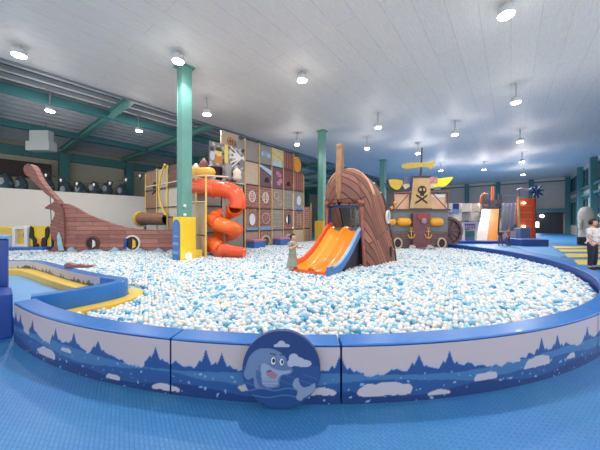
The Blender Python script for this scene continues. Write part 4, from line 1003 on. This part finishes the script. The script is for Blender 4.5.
pflag(cat2([(429,179),(438,178),(446,177),(456,176),(454,180),(449,185),(440,187.5),(430,187)],3,True),mat('lemon_sail',(248,238,40),.5),'lemon_sail')
pflag([(427.5,176.5),(440,176),(440,182),(427.5,183)],mat('red_white_print',(226,120,120),.5,.5,9),'red_flag',.2); pflag([(429,183),(436,183),(436,187),(429,187)],cream,'cream_flag',.2)
pflag([(406,177),(411.5,177),(411.5,183),(406,183)],mat('slate_flag',(96,108,140),.5),'slate_flag',.2); pflag([(404,184),(411,182),(412,186),(407,189)],cream,'cream_flag',.2)
pflag([(388,181),(392,182),(409,192),(409,195),(400,191),(389,186)],mat('dark_teal_cloth',(48,84,98),.6),'teal_cloth',.5); pflag([(436,187),(443,186),(443,190),(436,190)],mat('slate_flag',(96,108,140)),'slate_flag',.2)
# paddle wheel
wx,wz=P(447.5,SD+.3).x,zof(231.5,SD+.3); q=MB(); q.ring((wx,wz),.68,.1,SD+.25,SD+.6,36); wh=obj('paddle_wheel',q,planks('wheel_boards',(122,88,82),(104,74,72),(66,46,46),.1,.5,'XZ'),o_)
q=MB(); q.disc((wx,wz),.12,SD+.2,SD+.65,18)
for k in range(6):
    an=k*PI/6; q.tube([(wx-.62*math.cos(an),SD+.28,wz-.62*math.sin(an)),(wx+.62*math.cos(an),SD+.28,wz+.62*math.sin(an))],.028,8)
obj('spokes',q,mat('dark_spoke',(84,56,56),.6),wh)
q=MB(); q.disc((wx,wz),.6,SD+.4,SD+.44,30); obj('wheel_face',q,mat('wheel_inner',(128,104,104),.6,.1,4),wh)
# little yellow ball ornament left of hull
q=MB(); q.ball((P(394,SD).x,SD-.1,zof(203,SD)),.07); q.ball((P(391,SD).x,SD-.1,zof(208,SD)),.07); q.ball((P(392,SD).x,SD-.12,zof(222,SD)),.14); obj('side_knobs',q,mat('golden_pad',(232,160,40)),o_)
# ---------------------------------------------------------------- far climbing zone
D=18.6
def FB(x0,x1,y0,y1,m,name,parent,dy0=0,dy1=.3,bev=0):
    DQ=D+dy0; q=MB(); q.box(P(x0,DQ).x,P(x1,DQ).x,D+dy0,D+dy1,max(0,zof(y1,DQ)),zof(y0,DQ)); return obj(name,q,m,parent,bevel=bev)
pale=mat('pale_cube_white',(226,216,204),.6,.06,6); paleg=mat('pale_grey_cube',(176,170,170),.6,.1,6)
o_=thing('cube_wall','pale stacked cube climbing wall behind the pirate ship paddle wheel','climbing wall',P(464,D+1))
k=0
for r,(y0,y1) in enumerate(((203,212),(212,221),(221,231))):
    for x in range(444,486,9):
        if r==2 and 456<x<476: continue
        FB(x+.2,x+8.8,y0+.3,y1-.3,pale if r==0 or (x//9+r)%2 else paleg,'cube',o_,2.5+.3*(k%2),3.3); k+=1
FB(453,459,203.5,209,mat('navy_patch',(44,58,120),.5),'navy_flag',o_,2.35,2.4)
FB(452,459,209,214,bluebit,'blue_patch',o_,2.35,2.4)
o_=thing('toy_stall','small pale stall with a purple sign board and green counter below the cube wall','stall',P(470,D))
FB(463.5,465,223,243,pale,'stall_post',o_,.2,.4); FB(475.5,477,223,243,pale,'stall_post',o_,.2,.4); sg=FB(464,477,222,229,mat('lilac_sign',(186,168,196),.5),'sign_board',o_,.1,.2)
q=MB()
for k in range(5): x=P(465.5+k*2.2,D).x; q.box(x,x+.11,D+.07,D+.1,zof(225.6,D),zof(223.6,D)); q.box(x+.03,x+.09,D+.07,D+.1,zof(228.4,D),zof(226.6,D))
obj('sign_marks',q,mat('purple_print',(92,60,120),.5),sg)
FB(465.3,475.2,231,237,mat('green_counter',(64,120,110),.5),'counter',o_,.3,.8); FB(465.3,475.2,237.5,243,mat('violet_box',(110,120,160),.5),'lower_box',o_,.3,.8)
# blue ledge
o_=tag(obj('blue_ledge',MB().box(P(452,D-.6).x,P(536,D-.6).x,D-.6,D+1.2,0,zof(240.5,D)),dblue,loc=P(490,D),bevel=.02),'long dark blue ledge under the climbing slides at the back right','ledge')
zl=zof(240.5,D)
def slope(x0b,x1b,x0t,x1t,yt,m,name,parent,yb=240.5,dt=2.2):
    q=MB(); zt=zof(yt,D+dt); v=[P(x0b,D,zl+.01),P(x1b,D,zl+.01),P(x1t,D+dt,zt),P(x0t,D+dt,zt)]
    w=[p+Vector((0,.12,-.0)) for p in v]; w[0].z=w[1].z=zl+.01; q.add(v+w,[(0,1,2,3),(7,6,5,4),(0,4,5,1),(3,2,6,7),(0,3,7,4),(1,5,6,2)]); return obj(name,q,m,parent)
o_=thing('wide_slide','broad white and orange sloping slide between cube wall and dark climbing net','slide',P(488,D))
slope(477,487,483,491,209,mat('white_slide',(228,218,206),.4),'white_lane',o_); slope(487.3,497,491.2,499,209,mat('deep_orange_lane',(234,146,40),.35),'orange_lane',o_)
o_=thing('slide_tower','dark railed tower with an orange arch pipe above the broad slide','tower',P(490,D+2.5))
DD=D+2.4
def TB_(x0,x1,y0,y1,m,name,dy=.15):
    q=MB(); q.box(P(x0,DD).x,P(x1,DD).x,DD,DD+dy,zof(y1,DD),zof(y0,DD)); return obj(name,q,m,o_)
for x in(483,489.5,498.5,502): 
    q=MB(); q.tube([P(x,DD,0),P(x,DD,zof(194,DD))],.05,8); obj('post',q,mat('slate_post',(84,84,90),.5),o_)
TB_(483,503,200,204,mat('slate_post',(84,84,90)),'rail',.2); TB_(484,502,206,208,mat('slate_post',(84,84,90)),'deck',1.0)
q=MB(); q.tube(catmull([P(481,DD,zof(204,DD)),P(481.5,DD,zof(197,DD)),P(484,DD,zof(194,DD)),P(487,DD,zof(194.5,DD))],5),.09,10); q.tube([P(492.5,DD+.3,zof(202,DD)),P(492.5,DD+.3,zof(186,DD))],.1,10); obj('orange_pipe',q,mat('rust_orange',(196,104,64),.4),o_)
o_=thing('climbing_net','dark slate sloping climbing sheet left of the orange panel tower','climbing net',P(509,D))
slope(499.5,516,502.5,518,203,mat('slate_net',(72,84,108),.6,.1,5),'net_sheet',o_)
q=MB()
for k in range(5): q.tube([P(500.5+k*4,D-.03,zl+.02),P(503.8+k*4,D+2.15,zof(203.5,D+2.2))],.02,6)
obj('net_ropes',q,mat('slate_post',(84,84,90)),o_); FB(502,516,231,240,mat('pale_lilac_pad',(176,176,190),.6),'lower_pad',o_,-.05,.0)
o_=thing('orange_panel_tower','bright orange panelled tower with white lights at the right of the climbing area','tower',P(526,D+.5))
orp=mat('orange_panel',(236,96,56),.45,.05,4)
FB(519.5,534,198.5,239.5,orp,'panel',o_,.6,.9); FB(518.5,520,196,240,postm,'post',o_,.5,.6); FB(533.6,535,198,240,mat('red_edge',(206,70,50),.4),'post',o_,.5,.6)
q=MB()
for y in(205,212,219,226): q.box(P(520.5,D+.55).x,P(533,D+.55).x,D+.55,D+.6,zof(y+.6,D),zof(y,D))
obj('rungs',q,mat('pale_orange',(244,150,100),.5),o_)
for y in(202.5,226.5):
    q=MB(); q.ball((P(524,D+.5).x,D+.5,zof(y,D)),(.13,.06,.07)); obj('light',q,mat('panel_light',(255,244,225),.4,emit=8),o_)
o_=tag(obj('grey_booth',MB().box(P(517,D).x,P(527,D).x,D-.3,D+.3,zof(243,D-.3),zof(228,D)),mat('blue_grey_booth',(86,110,146),.5,.06,3),loc=P(522,D),bevel=.04),'blue-grey padded booth in front of the orange panel tower','booth')
o_=tag(obj('blue_step',MB().box(P(508,D-1.5).x,P(533,D-1.5).x,D-2.6,D-1.2,0,.42),mat('navy_step',(34,72,140),.4),loc=P(520,D-2),bevel=.03),'dark blue step platform in front of the booth, by the far pit edge','step')
# star ornament
o_=thing('star_ornament','dark blue many-pointed star ornament on a pole above the orange panel tower','ornament',P(536,D+.6,2.9))
c=P(536.5,D+.6,zof(190.5,D)); q=MB(c)
for k in range(8):
    an=k*PI/4+.2; q.tube([(0,0,0),(.5*math.cos(an),-.05,.5*math.sin(an))],[.1,.05],8)
q.ball((0,0,0),.16); obj('star',q,mat('navy_star',(40,66,112),.5),o_)
q=MB(); q.tube([P(535,D+.7,0),P(535,D+.7,zof(190,D))],.05,8); obj('pole',q,mat('slate_post',(84,84,90)),o_)
q=MB(); q.tube([P(517,D+.6,zof(189,D)),P(522,D+.6,zof(187.5,D)),P(528,D+.6,zof(189,D)),P(534,D+.6,zof(187.5,D))],.07,8); obj('garland',q,mat('pale_garland',(150,150,160),.6,.4,12),o_)
q=MB(); q.tube([P(519.5,D+.6,zof(198,D)),P(519.5,D+.6,zof(188,D))],.03,8); q.tube([P(503,D+.6,zof(195,D)),P(535,D+.6,zof(195,D))],.02,6); obj('frame',q,mat('slate_post',(84,84,90)),o_)
# yellow floor stripes
ys=[((552.6,246.6),(600,246.6),(600,248.6),(556,248.6)),((558,249.6),(600,249.6),(600,252),(562,252)),((564,254),(600,254),(600,257.5),(568,257.5)),((574,260.2),(600,260.2),(601,265),(578,264.8))]
yl=['farthest yellow stripe on the blue floor behind the standing adult','second farthest yellow floor stripe behind the standing adult','wide yellow floor stripe second nearest, left of the adult','nearest yellow floor stripe at the feet of the adult']
for pts,lb in zip(ys,yl):
    v=[(( x-300)/F*(CAMZ*F/(y-220)),CAMZ*F/(y-220)) for x,y in pts]
    q=MB(); q.slab(v,.003,.02); tag(obj('floor_stripe',q,mat('stripe_yellow',(214,190,80),.5),loc=Vector((v[0][0],v[0][1],0))),lb,'floor stripe')
# thin light blue slab painting the glossy floor reflection by the right pit edge
pts=[(514,246),(548,246),(566,256),(560,257.5),(530,252.5)]
v=[((x-300)/F*(CAMZ*F/(y-220)),CAMZ*F/(y-220)) for x,y in pts]
q=MB(); q.slab(v,.003,.012); tag(obj('floor_mat_and_sheen',q,lblue,loc=Vector((v[0][0],v[0][1],0))),'pale blue floor reflection painted as a thin slab between the far pit rim and the yellow floor stripes','mat')
# pale mascot-like padded post by the right wall
d=17.0; p=P(586,d)
o_=thing('padded_post','tall pale grey rounded padded post standing by the right wall','padded post',p)
q=MB(p); q.lathe([(.34,.0),(.36,.6),(.33,1.2),(.38,1.7),(.36,2.1),(.26,2.35),(.1,2.45),(.0,2.46)],(0,0,0),20); obj('body',q,mat('pale_grey_pad',(190,186,182),.6,.05,3),o_)
q=MB(p); q.lathe([(.42,.02),(.42,.5),(.4,.52)],(0,0,0),20); obj('dark_base',q,mat('black_base',(30,34,46),.5),o_)
q=MB(p); q.tube([(-.33,-.05,1.6),(-.5,-.1,1.3),(-.52,-.15,1.0)],[.11,.1,.08],10); q.tube([(.33,-.05,1.6),(.5,-.1,1.3),(.52,-.15,1.0)],[.11,.1,.08],10); obj('arms',q,mat('pale_grey_pad',(190,186,182)),o_)
o_=thing('wall_lamp','small bright round lamp on the right wall left of the padded post','lamp',P(581,18,1))
q=MB(P(581,17.6,zof(231,17.6))); q.ball((0,0,0),.12); obj('globe',q,litw,o_); q=MB(P(581,17.6,0)); q.tube([(0,.0,0),(0,.0,zof(232,17.6))],.03,8); obj('stem',q,dteal,o_)
for px,py,lb in((542,216,'small round lamp under the back balcony beam, left one'),(562,216,'small round lamp under the back balcony beam, middle one'),(581,216,'small round lamp by the back right corner')):
    dd=32.0 if px<575 else 26; p=P(px,dd,zof(py,dd)); o_=thing('balcony_lamp',lb,'lamp',p); q=MB(p); q.ball((0,0,0),.2,nu=12,nv=8); obj('globe',q,mat('small_lamp',(255,250,240),.4,emit=9),o_)
    q=MB(p); q.tube([(0,0,.18),(0,0,.5)],.04,8); obj('stem',q,dteal,o_)
# ---------------------------------------------------------------- people
def skinmesh(name,verts,edges,radii,mats,parent=None,loc=None,extra=None):
    me=bpy.data.meshes.new(name+'_src'); me.from_pydata([tuple(v) for v in verts],edges,[]); o=bpy.data.objects.new(name+'_src',me); C.objects.link(o)
    md=o.modifiers.new('s','SKIN'); md.use_smooth_shade=True; sd=o.modifiers.new('u','SUBSURF'); sd.levels=2; sd.render_levels=2
    sv=me.skin_vertices[0].data
    for i,r in enumerate(radii): sv[i].radius=(r,r) if not isinstance(r,tuple) else r
    sv[0].use_root=True
    dg=bpy.context.evaluated_depsgraph_get(); dg.update(); m2=bpy.data.meshes.new_from_object(o.evaluated_get(dg))
    bpy.data.objects.remove(o); bpy.data.meshes.remove(me)
    m2.name=name
    if extra:
        bm=bmesh.new(); bm.from_mesh(m2); b0=len(bm.verts); vv=[bm.verts.new(v) for v in extra.v]
        for f in extra.f:
            try: q=bm.faces.new([vv[i] for i in f]); q.smooth=True
            except ValueError: pass
        bm.to_mesh(m2); bm.free()
    m2.materials.clear()
    return link(name,m2,mats,parent,loc)
skin=mat('skin_tone',(212,164,138),.55)
def person(loc,h,face,label,top,bottom,hair,shoes,armL,armR,dress=False,skirt=None,hold=None,legspread=.07,headtilt=(0,0)):
    """h height, face angle (0 = towards -Y); arms given as [(x,y,z) elbow, wrist] in height units from shoulder side"""
    o=thing('person',label,'person',loc)
    ca,sa=math.cos(face),math.sin(face)
    def L(p): return Vector(loc)+Vector((p[0]*ca-p[1]*sa,p[0]*sa+p[1]*ca,p[2]))*1.0
    def S_(p): return L((p[0]*h,p[1]*h,p[2]*h))
    V=[(0,0,.52),(0,0,.60),(0,0,.70),(0,0,.79),(0,0,.835),(0,-.005,.865)]   # pelvis, waist, chest, upper chest, neck, skull base
    R=[.075,.066,.078,.062,.032,.034]
    E=[(0,1),(1,2),(2,3),(3,4),(4,5)]
    for s,arm in((-1,armL),(1,armR)):
        b=len(V); sh=(s*.105,0,.79); V+=[sh,arm[0],arm[1]]; R+=[.034,.024,.017]; E+=[(3,b),(b,b+1),(b+1,b+2)]
        hd=Vector(arm[1])+ (Vector(arm[1])-Vector(arm[0])).normalized()*.035; V.append(tuple(hd)); R.append(.018); E.append((b+2,b+3))
    for s in(-1,1):
        b=len(V); V+=[(s*.05,0,.49),(s*(.052+legspread*.3),-.008,.27),(s*(.05+legspread*.5),.008,.06),(s*(.052+legspread*.5),.0,.025),(s*(.056+legspread*.5),-.07,.02)]; R+=[.06,.04,.026,.024,.02]; E+=[(0,b),(b,b+1),(b+1,b+2),(b+2,b+3),(b+3,b+4)]
    ex=MB()
    hc=Vector((headtilt[0],-.012+headtilt[1],.93))
    # head with brow, jaw, nose, ears
    hm=MB(); hm.ball((0,0,0),1.0,nu=20,nv=14)
    for v in hm.v:
        x,y,z=v; wx=.047*(1-.12*max(0,-z)**2); wy=.058
        nv=Vector((x*wx,y*wy-.006*max(0,-z)*(1 if y<0 else 0),z*.068)); ex.v.append(S_(hc+nv))
    ex.f+=hm.f
    def exball(c,r):
        m=MB(); m.ball(c,r,nu=8,nv=6); k=len(ex.v); ex.v+=[S_(v) for v in m.v]; ex.f+=[[i+k for i in f] for f in m.f]
    exball(hc+Vector((0,-.06,-.01)),(.008,.012,.012)); exball(hc+Vector((-.048,0,-.005)),(.007,.012,.018)); exball(hc+Vector((.048,0,-.005)),(.007,.012,.018))
    # fingers
    for s,arm in((-1,armL),(1,armR)):
        w=Vector(arm[1]); d=(w-Vector(arm[0])).normalized(); pal=w+d*.05; side_=Vector((0,-1,0)); side_=(side_-d*side_.dot(d)).normalized(); inw=d.cross(side_)*(1 if s<0 else -1)
        for q,(o1,ln) in enumerate(((-.013,.036),(-.0045,.042),(.0045,.04),(.013,.031))):
            a0=pal+side_*-o1; m=MB(); m.tube([S_(a0-d*.012),S_(a0+d*ln*.5),S_(a0+d*ln*.9+inw*.008)],[.0055*h,.005*h,.004*h],6); k=len(ex.v); ex.v+=m.v; ex.f+=[[i+k for i in f] for f in m.f]
        a0=w+d*.028+side_*.014; m=MB(); m.tube([S_(a0),S_(a0+side_*.014+d*.014),S_(a0+side_*.017+d*.032)],[.0065*h,.0055*h,.0045*h],6); k=len(ex.v); ex.v+=m.v; ex.f+=[[i+k for i in f] for f in m.f]
    skinmesh('body',[S_(v) for v in V],E,[r*h for r in R],skin,o,extra=ex)
    # shirt
    k=1.16
    Vt=[(0,0,.585),(0,0,.53),(0,0,.65),(0,0,.72),(0,0,.79),(0,0,.815)]; Rt=[.078,.084,.076,.088,.072,.045]; Et=[(0,1),(0,2),(2,3),(3,4),(4,5)]
    for s,arm in((-1,armL),(1,armR)):
        b=len(Vt); sh=Vector((s*.108,0,.79)); Vt+=[tuple(sh),tuple(sh.lerp(Vector(arm[0]),.75))]; Rt+=[.043,.036]; Et+=[(4,b),(b,b+1)]
    skinmesh('shirt' if not dress else 'dress_top',[S_(v) for v in Vt],Et,[r*h for r in Rt],top,o)
    if dress:
        q=MB(); prof=[(.082,.6),(.095,.52),(.115,.42),(.14,.3),(.145,.27)]; vs=[];fs=[]
        for r,z in prof:
            for j in range(24): a=2*PI*j/24; rr=r*(1+.05*math.sin(a*7)*(.6-z)*4); vs.append(S_((rr*math.cos(a),rr*.8*math.sin(a),z)))
        for i in range(len(prof)-1):
            for j in range(24): fs.append((i*24+j,i*24+(j+1)%24,(i+1)*24+(j+1)%24,(i+1)*24+j))
        q.add(vs,fs,0,True); sk=obj('skirt',q,bottom,o,recalc=False); md=sk.modifiers.new('c','SOLIDIFY'); md.thickness=.006
    else:
        Vp=[(0,0,.52),(0,0,.565)]; Rp=[.082,.078]; Ep=[(0,1)]
        for s in(-1,1):
            b=len(Vp); Vp+=[(s*.05,0,.49),(s*(.052+legspread*.3),-.008,.27),(s*(.05+legspread*.5),.008,.06)]; Rp+=[.066,.05,.038]; Ep+=[(0,b),(b,b+1),(b+1,b+2)]
        skinmesh('trousers',[S_(v) for v in Vp],Ep,[r*h for r in Rp],bottom,o)
    # hair: cap behind and above the face
    q=MB(); vs=[];fs=[];nu,nv=20,12; hm=MB(); hm.ball((0,0,0),1.0,nu=nu,nv=14)
    keepf=[f for f in hm.f if sum((hm.v[i].y>-.45 or hm.v[i].z>.35) and hm.v[i].z>-.75+(.2 if hm.v[i].y<0 else 0) for i in f)==len(f)]
    vs=[S_(hc+Vector((v.x*.058,v.y*.068+.006,v.z*.080+.006))) for v in hm.v]; q.add(vs,keepf,0,True); hr=obj('hair',q,hair,o,recalc=False); md=hr.modifiers.new('c','SOLIDIFY'); md.thickness=.008*h
    for s in(-1,1):
        q=MB(); m=MB(); m.ball(hc+Vector((s*.018,-.054,.004)),(.006,.004,.005),nu=8,nv=6); q.v=[S_(v) for v in m.v]; q.f=m.f; q.m=[0]*len(m.f); q.s=[True]*len(m.f); obj('eye',q,black,o)
    q=MB(); m=MB(); m.ball(hc+Vector((0,-.052,-.032)),(.014,.006,.004),nu=10,nv=6); q.v=[S_(v) for v in m.v]; q.f=m.f; q.m=[0]*len(m.f); q.s=[True]*len(m.f); obj('mouth',q,mat('lip_tone',(170,96,90),.5),o)
    for s in(-1,1):
        m=MB(); m.ball((s*(.055+legspread*.5),-.035,.024),(.032,.075,.026),nu=12,nv=8); q=MB(); q.v=[S_(v) for v in m.v]; q.f=m.f; q.m=[0]*len(m.f); q.s=[True]*len(m.f); obj('shoe',q,shoes,o)
    return o
dh=mat('dark_brown_hair',(42,30,28),.6)
person(P(592.5,8.65,0),1.62,.25,'person in white T-shirt and dark trousers standing on the blue floor at the right edge','',None,None,None,None,None) if False else None
person(P(592.5,8.65,0),1.63,.35,'person in a white short-sleeved top and dark trousers standing at the right edge',mat('white_shirt_cloth',(222,218,216),.8),mat('navy_trousers',(34,38,54),.8),dh,mat('dark_shoes',(30,28,32),.6),
  [(-.15,-.01,.64),(-.13,-.09,.56)],[(.15,0,.64),(.10,-.10,.60)],legspread=.06)
person(P(292.5,6.55,.14),1.12,.9,'small child in a grey-green dress standing in the balls left of the orange slide',mat('grey_green_cloth',(140,146,134),.8,.1,20),mat('grey_green_cloth',(140,146,134)),dh,mat('red_shoes',(150,60,60),.6),
  [(-.13,-.05,.68),(-.08,-.13,.74)],[(.13,-.05,.68),(.1,-.15,.70)],dress=True,legspread=.05)
person(P(500.5,17.6-1.0,.0),1.05,-.4,'tiny child in dark clothes at the foot of the broad white and orange slide',mat('dark_violet_cloth',(72,58,84),.8),mat('rust_cloth',(120,70,60),.8),dh,black,[(-.15,-.02,.66),(-.14,-.05,.54)],[(.15,-.02,.66),(.14,-.05,.54)])
person(P(508,17.6-1.2,.0),1.1,.3,'tiny child in a pink-red top in front of the slate climbing net',mat('pink_red_cloth',(186,84,96),.8),mat('slate_cloth',(80,80,100),.8),dh,black,[(-.15,-.02,.66),(-.14,-.05,.54)],[(.15,-.02,.66),(.14,-.05,.54)])
# ---------------------------------------------------------------- light, camera
w=bpy.data.worlds.new('World'); bpy.context.scene.world=w; w.use_nodes=True
w.node_tree.nodes['Background'].inputs['Color'].default_value=(1.0,.965,.92,1); w.node_tree.nodes['Background'].inputs['Strength'].default_value=1.5
cam=bpy.data.cameras.new('Camera'); cam.sensor_width=36; cam.lens=36*F/600; cam.shift_y=-5/600; cam.clip_end=200; cam.clip_start=.05
co_=bpy.data.objects.new('Camera',cam); C.objects.link(co_); co_.location=(0,0,CAMZ); co_.rotation_euler=(PI/2,0,0)
sc_=bpy.context.scene; sc_.camera=co_
sc_.view_settings.view_transform='Standard'; sc_.view_settings.look='None'; sc_.view_settings.gamma=1; sc_.view_settings.use_curve_mapping=False; sc_.view_settings.exposure=0.15
